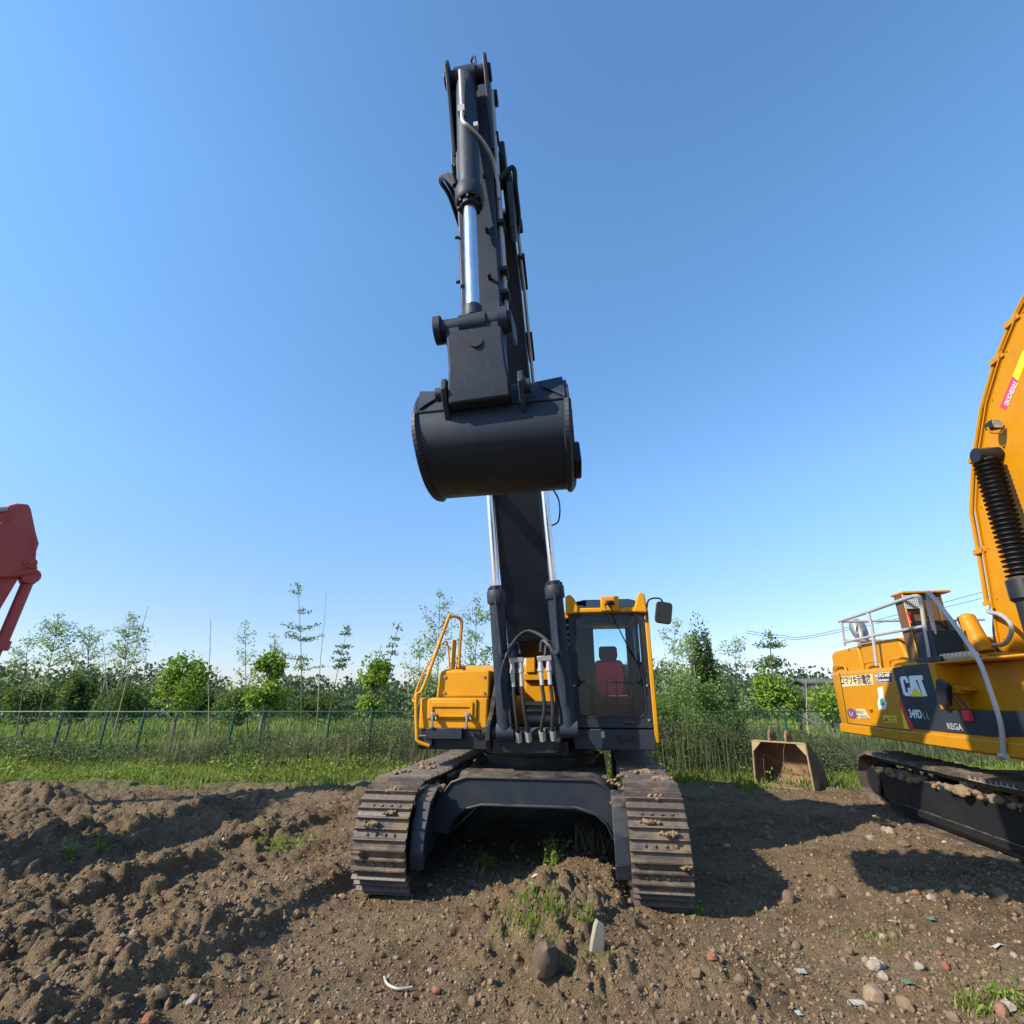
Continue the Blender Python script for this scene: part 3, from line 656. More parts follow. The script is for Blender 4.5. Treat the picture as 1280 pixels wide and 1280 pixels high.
# boom cylinders
def cylinder(name, p0, p1, t, r, rr, xf, parent, mat='arm', gland=True, eye=.1):
    """barrel from p0 to t, rod from t to p1"""
    p0, p1 = Vector(p0), Vector(p1); d = (p1-p0); q = p0+d*t; dn = d.normalized()
    m = MB(xf); m.tube([p0, q-dn*.16], r, 24); m.tube([q-dn*.16, q-dn*.15, q-dn*.02, q], [r*1.22, r*1.26, r*1.26, r*1.1], 24)
    m.tube([q, q+dn*.05], r*.85, 20)
    for k in range(8):
        a = dn.orthogonal().normalized(); b = dn.cross(a); t_ = 2*PI*k/8; o = (a*math.cos(t_)+b*math.sin(t_))*r*.95
        m.tube([q+o-dn*.01, q+o+dn*.03], .014, 6)
    m.tube([p0+Vector((-eye, 0, 0)), p0+Vector((eye, 0, 0))], r*1.05, 18)
    c = m.build(name, mat, parent, smooth=40)
    m = MB(xf); m.tube([q, p1-dn*.1], rr, 20); m.build('rod', 'chrome', c, smooth=40)
    m = MB(xf); m.tube([p1+Vector((-eye, 0, 0)), p1+Vector((eye, 0, 0))], rr*1.6, 18); m.tube([p1-dn*.16, p1-dn*.06], rr*1.35, 16); m.build('rod_eye', mat, c, smooth=40)
    return c
for s in (-1, 1):
    p0 = YZ(6.30, 1.36, .04+s*.36); p1 = YZ(5.85, 4.72, .0+s*.34)
    cy = cylinder('boom_cylinder', p0, p1, .475, .092, .048, LEAN, X1)
    m = MB(LEAN)
    hp = [p0+(p1-p0)*.44+Vector((s*.0, -.10, 0)), p0+(p1-p0)*.3+Vector((-.02*s, -.11, 0)), p0+(p1-p0)*.24+Vector((-.04*s, -.13, 0)), YZ(6.2, 2.33, .03+s*.16), YZ(6.18, 2.2, .03+s*.12)]
    m.tube(bez(hp, 6), .022, 8)
    m.tube(bez([p0+(p1-p0)*.08+Vector((0, -.11, 0)), p0+(p1-p0)*.17+Vector((-.0*s, -.12, 0)), p0+(p1-p0)*.235+Vector((-.08*s, -.12, .03)), YZ(6.18, 2.28, .03+s*.20), YZ(6.16, 2.16, .03+s*.17)], 6), .02, 8)
    m.build('cylinder_pipe', 'arm', cy)
pn = MB(LEAN); pn.tube([YZ(5.85, 4.72, -.42), YZ(5.85, 4.72, .42)], .06, 16); pn.build('boom_pin', 'steel', X1)
# hoses with metal couplings hanging between the boom cylinders
mf = MB(LEAN)
for u0 in (-.14, .19):
    mf.box(u0-.085, u0+.085, V_(6.15), V_(6.22), 2.10, 2.16)
mf.build('hose_manifold', 'steel', X1, bevel=.006)
for u0, uz in ((-.19, -.17), (-.09, -.06), (.14, .10), (.235, .22)):
    h = MB(LEAN); h.tube(bez([YZ(6.18, 1.85, u0), YZ(6.16, 1.6, u0+.01), YZ(6.2, 1.4, uz), YZ(6.3, 1.27, uz)], 6), .021, 10); ho = h.build('hose', 'rubber', X1)
    h = MB(LEAN); h.tube([YZ(6.18, 2.10, u0), YZ(6.18, 2.04, u0), YZ(6.18, 2.04, u0), YZ(6.18, 1.99, u0), YZ(6.18, 1.99, u0), YZ(6.18, 1.84, u0)], [.03, .03, .036, .036, .025, .025], 8)
    h.tube([YZ(6.24, 1.36, uz), YZ(6.3, 1.26, uz)], .04, 8); h.build('hose_coupling', 'galv', ho)
h = MB(LEAN); h.tube(bez([YZ(6.5, 1.9, -.28), YZ(6.6, 2.3, -.25), YZ(6.75, 2.52, -.02), YZ(6.6, 2.3, .27), YZ(6.5, 1.9, .30)], 8), .024, 10); h.build('hose', 'rubber', X1)
for s in (-1, 1):
    h = MB(LEAN); h.tube(bez([YZ(6.25, 1.95, s*.24+.02), YZ(6.2, 1.7, s*.27+.02), YZ(6.2, 1.45, s*.26+.02), YZ(6.3, 1.3, s*.22+.02)], 6), .018, 8); h.build('hose', 'rubber', X1)
# stick (dipper arm)
stk = MB(LEAN)
prof = [(3.50, 3.98), (3.44, 4.6), (3.40, 5.6), (3.36, 6.9), (3.38, 7.65), (3.46, 7.95), (3.62, 8.08), (3.86, 8.08), (3.98, 7.95), (4.02, 7.6), (4.0, 7.2), (3.98, 6.8), (3.88, 6.2), (3.78, 5.2), (3.74, 4.3), (3.74, 3.98), (3.62, 3.90)]
stk.prism([(V_(a), b) for a, b in prof], -.17, .17)
stick = stk.build('dipper_arm', 'arm', X1, bevel=.014)
sp = MB(LEAN)
for s in (-1, 1):   # ears holding the bucket cylinder's foot
    sp.prism([(V_(3.12), 7.22), (V_(3.06), 7.34), (V_(3.1), 7.46), (V_(3.25), 7.54), (V_(3.5), 7.75), (V_(3.5), 6.7), (V_(3.38), 6.55)], min(s*.2, s*.165), max(s*.2, s*.165))
sp.tube([YZ(3.22, 7.36, -.23), YZ(3.22, 7.36, .23)], .075, 16); sp.tube([YZ(3.8, 7.95, -.24), YZ(3.8, 7.95, .24)], .08, 16); sp.tube([YZ(3.84, 6.98, -.27), YZ(3.84, 6.98, .27)], .10, 18)
sp.build('cylinder_bracket', 'arm', stick, bevel=.008)
# stick pipes down its right side and bolts
p2_ = MB(LEAN)
p2_.tube([YZ(3.46, 7.5, .20), YZ(3.5, 6.4, .20), YZ(3.55, 5.3, .20), YZ(3.58, 4.75, .20)], .022, 8); p2_.tube([YZ(3.56, 7.4, .205), YZ(3.6, 6.4, .205), YZ(3.64, 5.2, .205)], .018, 8)
p2_.build('oil_pipe', 'galv', stick)
bt = MB(LEAN)
for z in (6.9, 6.3, 5.75, 5.2, 4.95): bt.box(.155, .24, V_(3.47), V_(3.60), z-.02, z+.02)
for z in (6.2, 5.55, 5.05): bt.tube([YZ(3.45, z, .09), YZ(3.36, z, .09)], .018, 8); bt.tube([YZ(3.4, z, -.165), YZ(3.4, z, -.2)], .015, 8)
for z in (7.25, 6.75, 6.55): bt.box(-.21, -.165, V_(3.45), V_(3.52), z-.03, z+.03)
bt.build('pipe_clip', 'dark', stick, bevel=.004)
bc = cylinder('bucket_cylinder', YZ(3.22, 7.34, 0-.02), YZ(3.12, 4.33, -.02), .575, .098, .055, LEAN, X1, eye=.1)
m = MB(LEAN)
m.tube(bez([YZ(3.07, 7.2, -.05), YZ(3.07, 6.75, -.045), YZ(3.06, 6.5, -.04), YZ(3.08, 6.42, .02), YZ(3.2, 6.38, .12), YZ(3.36, 6.32, .19), YZ(3.4, 6.1, .21), YZ(3.42, 5.95, .21)], 6), .017, 8)
m.box(-.08, -.02, V_(3.05), V_(3.11), 6.62, 6.70); m.box(.05, .09, V_(3.09), V_(3.13), 6.45, 6.5)
m.build('cylinder_pipe', 'galv', bc)
# arm cylinder on top of the boom, behind the stick
ac = cylinder('arm_cylinder', YZ(6.15, 5.75, 0), YZ(3.90, 7.98, 0), .6, .105, .06, LEAN, X1)
bkt = MB(LEAN)
for s in (-1, 1): bkt.prism([(V_(6.35), 5.2), (V_(6.30), 5.85), (V_(6.05), 5.85), (V_(5.85), 5.6)], s*.14-.02, s*.14+.02)
bkt.build('cylinder_bracket', 'arm', boom, bevel=.006)
# crossing hoses at the joint (the two loops standing out either side)
for s in (-1, 1):
    for k in range(2):
        h = MB(LEAN); o = s*(.25+.05*k+(.03 if s > 0 else 0))
        h.tube(bez([YZ(4.35, 6.5, o*.95), YZ(3.95, 6.32-.03*k, o+s*.03), YZ(3.66, 6.36, o+s*.03), YZ(3.58, 6.5+.03*k, o+s*.02), YZ(3.56, 6.36, s*.2)] if s > 0 else
                   [YZ(4.3, 6.6, o*.95), YZ(3.9, 6.7, o-.04), YZ(3.6, 6.58-.03*k, o-.07), YZ(3.42, 6.35, o+.02), YZ(3.3, 6.05, -.17)], 6), .024, 8)
        h.build('hose', 'rubber', X1)
gp = MB(LEAN); gp.prism([(V_(4.2), 6.75), (V_(3.8), 6.75), (V_(3.55), 6.3), (V_(3.65), 5.85), (V_(3.95), 6.0), (V_(4.3), 6.4)], .275, .33); gp.build('joint_plate', 'dark', X1, bevel=.01)
h = MB(LEAN)
h.tube(bez([YZ(3.5, 7.95, .05), YZ(3.5, 8.18, .04), YZ(3.6, 8.28, -.01), YZ(3.7, 8.2, .08), YZ(3.8, 8.05, .16)], 6), .012, 6); h.tube(bez([YZ(3.5, 7.95, .0), YZ(3.55, 8.1, -.02), YZ(3.6, 8.28, -.01)], 5), .008, 6); h.build('hose', 'rubber', X1)
wk = MB(LEAN); wk.box(.28, .34, V_(4.15), V_(4.22), 6.42, 6.46); wk.box(.33, .39, V_(4.1), V_(4.22), 6.40, 6.48); wk.build('work_lamp', 'black', X1, bevel=.01)
h = MB(LEAN); h.tube(bez([YZ(6.1, 4.3, .40), YZ(6.0, 4.0, .52), YZ(6.05, 3.75, .5), YZ(6.1, 3.7, .40)], 6), .010, 6); h.build('hose', 'rubber', X1)
# linkage
lk = MB(LEAN)
lk.tube([YZ(3.12, 4.33, -.26), YZ(3.12, 4.33, .17)], .072, 20)
lk.tube([YZ(3.12, 4.33, -.31), YZ(3.12, 4.33, -.26)], .105, 20); lk.tube([YZ(3.12, 4.33, .17), YZ(3.12, 4.33, .24)], .10, 20)
lk.build('linkage_pin', 'arm', X1, smooth=40)
hl = MB(LEAN)
hl.loft([[YZ(y0, z, -w), YZ(y0, z, w2), YZ(y0+.11, z, w2), YZ(y0+.11, z, -w)] for y0, z, w, w2 in ((3.06, 4.31, .22, .20), (3.08, 4.15, .215, .20), (3.12, 3.98, .215, .205), (3.14, 3.84, .23, .22), (3.17, 3.72, .23, .22))])
hl.build('bucket_link', 'arm', X1, bevel=.015)
hd_ = MB(LEAN); hd_.tube([YZ(3.076, 4.16, 0), YZ(3.095, 4.16, 0)], .055, 20); hd_.build('hole_shade_disc', 'black', X1)  # no opening in the link: black disc paints the dark inside of a hole
sl_ = MB(LEAN)
for s in (-1, 1):
    u0 = s*.23
    sl_.prism([(V_(3.05), 4.36), (V_(3.12), 4.42), (V_(3.66), 4.72), (V_(3.74), 4.64), (V_(3.70), 4.56), (V_(3.16), 4.25), (V_(3.06), 4.28)], min(u0, u0+s*.04), max(u0, u0+s*.04))
sl_.build('guide_link', 'arm', X1, bevel=.01)
# bucket
def LEANB(p):
    p = Vector(p); p.z = 4.10+(p.z-4.10)*.90 - (p.x-.05)*.035; return LEAN(p)
bu = MB(LEANB); BU = .05
pr0 = [(4.02, 4.06, .585), (3.74, 4.12, .565), (3.50, 4.03, .55), (3.36, 3.86, .55), (3.29, 3.68, .548), (3.28, 3.52, .54), (3.33, 3.38, .53), (3.45, 3.27, .53), (3.62, 3.20, .53), (3.86, 3.20, .53), (4.12, 3.29, .54), (4.38, 3.46, .575), (4.62, 3.68, .60)]
pr = [tuple(p) for p in bez(pr0, 4)]
th = .03
secs = []
for i, (a, b, w) in enumerate(pr):
    (a0, b0, _), (c0, d0, _) = pr[max(i-1, 0)], pr[min(i+1, len(pr)-1)]; n = Vector((0, -(d0-b0), (c0-a0))).normalized()*th
    n = -n if n.dot(Vector((0, a-4.0, b-3.7))) > 0 else n
    A0, A1 = YZ(a, b, BU-w), YZ(a, b, BU+w); secs.append([A0, A1, A1+n, A0+n])
bu.loft(secs)
bucket = bu.build('bucket', 'arm', X1, smooth=30)
sd = MB(LEANB)
for s in (-1, 1):
    P = [(V_(a), b) for a, b, w in pr]; W0 = [BU+s*(w+.002) for a, b, w in pr]; W1 = [BU+s*(w+.034) for a, b, w in pr]
    sd.prism(P, W0, W1)
    # thick rim round the mouth and lower wrap
    for i in range(len(pr)-1):
        if 16 <= i: 
            a, b, w = pr[i]; c, d, w2 = pr[i+1]
            sd.tube([YZ(a, b, BU+s*(w+.02)), YZ(c, d, BU+s*(w2+.02))], .03, 6)
sd.build('side_plate', 'arm', bucket, smooth=25)
rm = MB(LEANB)
for s in (-1, 1):
    rm.tube([YZ(4.02, 4.08, BU+s*.605), YZ(4.34, 3.88, BU+s*.615), YZ(4.62, 3.68, BU+s*.625)], .035, 8)
    rm.tube([YZ(3.74, 4.15, BU+s*.58), YZ(4.04, 4.09, BU+s*.605)], .03, 8)
rm.tube([YZ(3.29, 3.70, BU-.55), YZ(3.29, 3.70, BU+.55)], .012, 6)
rm.build('rim', 'arm', bucket, smooth=40)
er = MB(LEANB)
for s in (-1, 1):
    u0 = BU-.03+s*.26
    er.prism([(V_(3.31), 3.56), (V_(3.20), 3.66), (V_(3.12), 3.78), (V_(3.16), 3.90), (V_(3.36), 3.98), (V_(3.50), 4.10), (V_(3.62), 4.16), (V_(3.74), 4.12), (V_(3.9), 4.04), (V_(3.5), 3.95), (V_(3.38), 3.8)], min(u0, u0+s*.04), max(u0, u0+s*.04))
    er.tube([YZ(3.2, 3.78, u0), YZ(3.2, 3.78, u0+s*.09)], .055, 14); er.tube([YZ(3.62, 4.06, u0), YZ(3.62, 4.06, u0+s*.07)], .07, 14)
er.build('bucket_ear', 'arm', bucket, bevel=.008)
gs = MB(LEANB)
for s in (-1, 1): gs.add([YZ(3.40, 3.96, BU+s*.55), YZ(3.275, 3.72, BU+s*.55), YZ(3.36, 3.93, BU+s*.34), YZ(3.39, 3.98, BU+s*.555), YZ(3.27, 3.70, BU+s*.555)], [(0, 1, 2), (3, 2, 4), (0, 2, 3), (1, 4, 2), (0, 3, 4, 1)])
gs.build('gusset', 'arm', bucket)
for k in range(5):
    u0 = BU-.46+.23*k; t = MB(LEANB)
    t.loft([[YZ(4.58, 3.70, u0-.05), YZ(4.58, 3.70, u0+.05), YZ(4.62, 3.60, u0+.05), YZ(4.62, 3.60, u0-.05)], [YZ(4.70, 3.79, u0-.04), YZ(4.70, 3.79, u0+.04), YZ(4.72, 3.75, u0+.04), YZ(4.72, 3.75, u0-.04)]])
    t.build('tooth', 'steel', bucket, bevel=.006)
for s in (-1, 1):
    t = MB(LEANB); u0 = BU+s*.615; t.prism([(V_(4.2), 3.62), (V_(4.45), 3.56), (V_(4.60), 3.62), (V_(4.62), 3.85), (V_(4.4), 3.95), (V_(4.25), 3.85)], min(u0, u0+s*.07), max(u0, u0+s*.07)); t.build('side_cutter', 'black', bucket, bevel=.008)
# ================================================================== EXCAVATOR 2 (yellow, at the right)
F2 = Frame(7.14, 6.7, -R(8.6))
X2 = empty('excavator', F2.o, -R(8.6), 'big yellow crawler excavator with black side band and white lettering, tubular railing on its deck', 'excavator', 'excavators parked in the yard')
US = -1.60
def s2(px, py, u=US): c = F2.u(px, py, u); return (c.y, c.z)
zb = .98; zt = s2(1044, 840)[1]; vt = 3.62; vf = -1.9
# hull of the upper structure: side profile swept across, rounded tail
hull = MB()
def sec(v, x0, x1, z0, z1): return [(x0, v, z0+.10), (x0+.06, v, z0), (x1-.06, v, z0), (x1, v, z0+.1), (x1, v, z1-.05), (x1-.05, v, z1), (x0+.05, v, z1), (x0, v, z1-.05)]
def hbase(v): return s2(1055, 918)[1] if False else None
za = s2(1060, 917)[1]; zf = s2(1250, 946)[1]
def zbot(v): return za + (zf-za)*(vt-v)/(vt-s2(1250, 946)[0])
hull.loft([sec(v-.33 if v > vt-.05 else v, US+dx, 1.6-dx, zbot(v)+dz, zt-dt) for v, dx, dz, dt in ((vt+.45, .62, .08, .04), (vt+.36, .38, .04, .02), (vt+.22, .16, .01, 0), (vt, .02, 0, 0), (vt-.40, 0, 0, 0), (2.5, 0, 0, 0), (1.3, 0, 0, 0), (.2, 0, 0, 0))])
hull.build('body', 'cat_yellow', X2, smooth=30)
# front part: deep recess above a step
vr = s2(1166, 850)[0]; zr_ = s2(1180, 887)[1]
fp = MB(); fp.box(US, 1.6, vf, .2, zbot(0)+.0, zr_-.01); fp.box(US+.30, -.62, vf+.3, .2, zr_-.01, zt-.02); fp.box(US+.02, -.6, vf+.2, .2, zt-.02, zt+.015)
fp.build('front_deck', 'cat_yellow', X2, bevel=.02)
rim = MB(); rim.prism([(vt-.36, zbot(vt)+.015), (vt-.36, zbot(vt)+.16), (vf, zbot(vf)+.17), (vf, zbot(vf)+.02)], US-.035, US+.02); rim.build('lower_rim', 'cat_yellow', X2, bevel=.015)
# black band
def side_plate_px(name, pts, mat, d=.006, par=X2, u=US):
    m = MB(); m.prism([s2(a, b, u) for a, b in pts], u-d, u+.002); return m.build(name, mat, par)
band = side_plate_px('black_band', [(1116, 835), (1160, 829), (1163, 835), (1177, 887), (1225, 888), (1284, 889), (1284, 921), (1240, 921), (1143, 911), (1133, 890), (1126, 872)], 'navy')
side_plate_px('red_stripe', [(1125.5, 880), (1126, 872), (1133, 890), (1144, 911.5), (1137, 911)], 'redvinyl', .009)
side_plate_px('yellow_stripe', [(1127, 885), (1137, 911), (1131, 910.5)], 'lemon', .009)
seam = MB()
for a, b in (((1049.5, 841), (1060, 904)), ((1060, 904), (1140, 913.5)), ((1160.5, 829), (1177, 887))):
    p, q = s2(*a), s2(*b); seam.tube([(US-.002, *p), (US-.002, *q)], .007, 6)
seam.build('door_seam', 'black', X2)
# recess side frame
rcs = MB(); q = [s2(1163, 829), s2(1179, 886), s2(1173, 886), s2(1158, 829)]
rcs.prism([s2(1160, 828.5), s2(1177, 887), s2(1182, 887), s2(1167, 829.5)], US-.01, US+.31); rcs.build('recess_frame', 'cat_yellow', X2, bevel=.01)
# lettering: direction of reading is -v
def side_mtx(px, py, u=US-.008, ref=None):
    v, z = s2(px, py, US); return Matrix(((0, 0, -1, u), (-1, 0, 0, v), (0, 1, 0, z), (0, 0, 0, 1)))
def letters_from_px(polys, mat, name, par, d=.004, u=US-.006):
    for P in polys:
        m = MB(); m.prism([s2(a, b) for a, b in P], u-d, u); m.build(name, mat, par)
v0, z0 = s2(1131, 870.5); v1, z1 = s2(1153.5, 844.5)
W_ = v0-v1; H_ = s2(1131, 845)[1]-z0
def LP(poly, mat, name, d=.004, o=0):
    m = MB(); m.prism([(v0-x*W_, z0+y*H_) for x, y in poly], US-.0065-d-o, US-.006); return m.build(name, mat, band)
Cc = [(.36, .42), (.36, .14), (.29, .02), (.08, .02), (0, .12), (0, .88), (.08, .99), (.29, .99), (.36, .88), (.36, .66), (.24, .66), (.24, .80), (.13, .80), (.13, .20), (.24, .20), (.24, .42)]
LP(Cc, 'white', 'letter'); LP([(.34, .0), (.44, .99), (.64, .99), (.80, .0), (.62, 0), (.59, .34), (.49, .34), (.47, 0)], 'white', 'letter')
LP([(.62, .99), (1.0, .99), (1.0, .78), (.92, .78), (1.0, .02), (.83, .02), (.76, .78), (.62, .78)], 'white', 'letter')
LP([(.30, -.0), (.58, .40), (.87, -.0)], 'lemon', 'triangle_mark', o=.003)
def txt(name, s, px0, px1, py, h, mat, par=X2, bold=.0, u=US-.008):
    a = s2(px0, py); b = s2(px1, py); mt = side_mtx(px0, py, u)
    o = text_mesh(name, s, 1.0, mat, Matrix(), par, depth=0.0, bold=bold)
    xs = [v.co.x for v in o.data.vertices]; yy = [v.co.y for v in o.data.vertices]
    x0, x1, y0, y1 = min(xs), max(xs), min(yy), max(yy); hh = s2(px0, py-h)[1]-a[1]
    sx = (a[0]-b[0])/(x1-x0); sy = hh/(y1-y0)
    o.data.transform(mt @ Matrix.Diagonal((sx, sy, 1, 1)) @ Matrix.Translation((-x0, -y0, 0))); return o
txt('model_number', '349D', 1138.5, 1154, 897.5, 11, 'white', band, bold=.035)
txt('model_letter', 'L L', 1156, 1163, 898.5, 8, 'galv', band, bold=.01)
txt('lettering', 'REGA', 1186, 1204.5, 911.5, 8, 'galv', band, bold=.02)
stk1 = side_plate_px('sticker', [(1052, 846), (1091, 842), (1092, 856), (1053, 858.5)], 'cream', .004)
txt('lettering', 'コマツキ示電機', 1052.8, 1091, 856.5, 11.5, 'black', stk1, bold=.012)
stk2 = side_plate_px('sticker', [(1094, 841), (1115, 840), (1116.5, 853), (1095.5, 853.5)], 'cream', .004)
side_plate_px('sticker_panel', [(1094.6, 841.7), (1114.4, 840.8), (1115.8, 852.4), (1096.0, 852.8)], 'black', .006, stk2)
txt('lettering', 'MOTO-HIR', 1095.2, 1114, 847, 4.4, 'white', stk2, bold=.02); txt('lettering', 'Kawasei', 1097, 1113, 852, 4.2, 'white', stk2, bold=.01)
side_plate_px('sticker', [(1097, 860), (1103, 858), (1105, 872), (1109, 880), (1107, 887), (1099, 887), (1097, 878), (1099, 872)], 'white', .004)
side_plate_px('sticker_mark', [(1100, 874), (1104, 872), (1106, 882), (1101, 882)], 'greenv', .006)
v_, z_ = s2(1065, 892); m = MB(); m.prism([(v_+.17*math.cos(t), z_+.085*math.sin(t)) for t in np.linspace(0, 2*PI, 20)[:-1]], US-.005, US); e = m.build('round_sticker', 'purple', X2)
txt('lettering', 'U', 1063, 1067, 894.5, 5, 'cream', e, bold=.01)
st3 = side_plate_px('sticker', [(1070, 886), (1080, 886), (1088, 898), (1072, 898)], 'cream', .004)
txt('lettering', 'REBUILT', 1070.5, 1081, 891.5, 3.6, 'steel', st3); txt('lettering', 'BY SERVICE', 1072, 1086.5, 896.8, 3.4, 'steel', st3)
st4 = side_plate_px('warning_sticker', [(1104.5, 894), (1120, 895), (1121.5, 904), (1106, 903)], 'lemon', .004)
side_plate_px('warning_symbol', [(1106, 902), (1107.5, 895.5), (1110, 899), (1110.2, 902.2)], 'redvinyl', .007, st4)
txt('lettering', '火気厳禁', 1111, 1119.6, 898.6, 3.2, 'black', st4); txt('lettering', 'DANGER', 1111.4, 1120.4, 902.8, 2.8, 'black', st4)
m = MB(); p = s2(1089, 886); m.tube([(US-.02, *p), (US, *p)], .05, 12); m.box(US-.04, US, p[0]-.05, p[0]+.02, p[1]-.02, p[1]+.015); m.build('door_lock', 'cat_yellow', X2, bevel=.004)
# raised engine deck
hk = MB()
def up(px, py, u): c = F2.u(px, py, u); return c
h1 = s2(1052, 814, US+.12)
zh = s2(1056, 812, US+.15)[1]; zh2 = s2(1100, 806, US+.15)[1]
hk.prism([(vt-.15, zt-.03), (vt-.2, zh-.06), (vt-.35, zh), (2.35, zh+.02), (2.3, zt-.03)], US+.13, 1.3)
hk.prism([(2.3, zt-.03), (2.3, zh+.06), (1.1, zh+.04), (.95, zt-.03)], US+.16, 1.3)
hk.prism([(.95, zt-.03), (.95, zt+.04), (.2, zt+.04), (.2, zt-.03)], US+.02, 1.3)
hk.build('engine_hood', 'cat_yellow', X2, bevel=.05, seg=3)
hl_ = MB()
for a, b in ((3.35, 2.8), (2.15, 1.6), (1.35, .75)):
    hl_.tube(bez([(US+.08, a, zt-.0), (US+.08, a-.08, zt+.10), (US+.08, b+.08, zt+.10), (US+.08, b, zt)], 4), .016, 6)
hl_.build('grab_rail', 'cat_yellow', X2)
# exhaust stack
ex = MB(); c = s2(1080, 806, US+.5)
ex.tube([(US+.5, c[0], c[1]-.2), (US+.5, c[0], c[1]+.1), (US+.5, c[0]+.03, c[1]+.2), (US+.5, c[0]+.10, c[1]+.34), (US+.5, c[0]+.16, c[1]+.42)], [.10, .10, .13, .14, .10], 16); ex.build('exhaust_pipe', 'steel', X2, smooth=50)
# railing
rl = MB(); U_ = US+.05
def rp(px, py, u=U_): c = F2.u(px, py, u); return Vector(c)
rl.tube(bez([rp(1049, 777), rp(1085, 765), rp(1130, 749), rp(1146, 745), rp(1151, 752), rp(1156, 785), rp(1160, 805), rp(1163, 826)], 5), .026, 10)
rl.tube([rp(1056, 803), rp(1095, 794), rp(1154, 783)], .022, 8)
rl.tube([rp(1085, 765), rp(1090, 785), rp(1096, 832)], .026, 10)
rl.tube([rp(1052, 777), rp(1056, 808)], .022, 8)
rl.tube([rp(1051, 777), rp(1051, 777)+Vector((2.4, .1, 0))], .022, 8); rl.tube([rp(1055, 801), rp(1055, 801)+Vector((2.4, .1, 0))], .022, 8); rl.tube([rp(1049, 777)+Vector((.3, .1, -.4)), rp(1051, 777)+Vector((.3, .1, .0))], .022, 8)
rl.build('railing', 'galv', X2)
pr_ = MB(); pr_.tube(bez([rp(1160, 741, US+.0), rp(1166, 746, US+.0), rp(1195, 783, US-.05), rp(1215, 812, US-.1), rp(1228, 835, US-.1), rp(1240, 870, US-.1), rp(1251, 905, US-.08), rp(1255, 944, US-.06)], 4), .026, 10)
pr_.tube([rp(1251, 945, US-.06), rp(1258, 945, US-.06)], .035, 8); pr_.build('boarding_rail', 'galv', X2)
pr_ = MB(); pr_.tube(bez([rp(1160, 741, US+.05), rp(1161, 752, US+.08), rp(1165, 775, US+.1), rp(1169, 793, US+.1)], 4), .024, 8); pr_.build('boarding_rail', 'galv', X2)
# tall housing on the deck, with mesh window
hc = MB(); ua, ub = US+.55, US+1.25
g0 = F2.v(1126, 740, .55); g1 = F2.v(1184, 740, .55); gb = F2.v(1130, 802, .55); vH = .55
zc1 = g0.z; 
hc.box(g0.x, g0.x+.07, vH, vH+.22, zt, zc1-.03); hc.box(g1.x-.16, g1.x-.09, vH, vH+.22, zt, zc1-.03); hc.box(g0.x+.07, g1.x-.16, vH+.03, vH+.06, zt, zc1-.03)
hc.build('housing_panel', 'brownint', X2, bevel=.01)
m = MB(); m.box(g0.x+.07, g0.x+.62, vH-.0, vH+.03, zt+.2, zc1-.42); m.build('dark_window', 'black', X2)
m = MB(); m.box(g0.x-.01, g1.x+.02, vH-.05, vH+.28, zc1-.03, zc1+.005); m.box(g0.x-.005, g0.x+.015, vH-.02, vH+.0, zt, zc1-.03); m.build('housing_roof', 'cat_yellow', X2, bevel=.012)
m = MB(); ma = F2.v(1128, 745, vH-.02); mb_ = F2.v(1151, 760, vH-.02)
for k in range(9): x = ma.x+(mb_.x-ma.x)*k/8; m.box(x-.006, x+.006, vH-.03, vH-.018, mb_.z, ma.z)
for k in range(6): z = mb_.z+(ma.z-mb_.z)*k/5; m.box(ma.x, mb_.x, vH-.032, vH-.016, z-.006, z+.006)
m.build('mesh_guard', 'mesh', X2)
m = MB(); m.tube([F2.v(1134, 765, vH-.03), F2.v(1139, 779, vH-.03)], .012, 6); m.build('red_rod', 'redvinyl', X2)
m = MB(); c0 = s2(1169, 822, US+.1); m.box(US+.05, US+.4, c0[0]-.15, c0[0]+.25, zt, zt+.42); m.box(US+.02, US+.5, c0[0]-.25, c0[0]+.3, zt+.01, zt+.08); m.build('battery_box', 'black', X2, bevel=.01)
m = MB(); c0 = s2(1196, 820, US+.1)
for k in range(8): m.tube([(US+.1, c0[0]+.28-.08*k, zt+.06), (US+.1, c0[0]+.23-.08*k, zt+.06)], .05, 10)
m.build('filter_coil', 'cream', X2)
# mirror and lock on the recess
m = MB(); a, b = s2(1175, 855, US-.05), s2(1186, 878, US-.05)
pr = rrect(-.10, .10, -.17, .17, .05); rot = Matrix.Rotation(R(22), 3, 'X')
c = Vector((US-.06, (a[0]+b[0])/2, (a[1]+b[1])/2))
m.loft([[c+rot @ Vector((dx, y*k, z*k)) for y, z in pr] for dx, k in ((-.03, .92), (0, 1), (.05, .8))]); m.build('mirror', 'black', X2, smooth=30)
m = MB(); m.tube([rp(1189, 867, US-.03), rp(1197, 872, US-.06), rp(1205, 880, US-.04), rp(1211, 888, US-.02)], .011, 6); m.tube([rp(1191, 872, US-.03), rp(1200, 884, US-.03), rp(1211, 890, US-.02)], .010, 6); m.build('mirror_arm', 'black', X2)
m = MB(); m.box(US-.05, US, s2(1216, 893)[0], s2(1208, 893)[0], s2(1212, 901)[1], s2(1212, 888)[1]); m.build('red_tag', 'redvinyl', X2, bevel=.004)
m = MB(); pa, pb = s2(1193, 857, US+.2), s2(1212, 867, US+.2); m.box(US+.12, US+.3, pb[0]+.08, pa[0], pb[1], pa[1]); m.box(US+.16, US+.3, pb[0]-.02, pb[0]+.1, pb[1]+.03, pa[1]-.02); m.build('door_latch', 'cat_yellow', X2, bevel=.012)
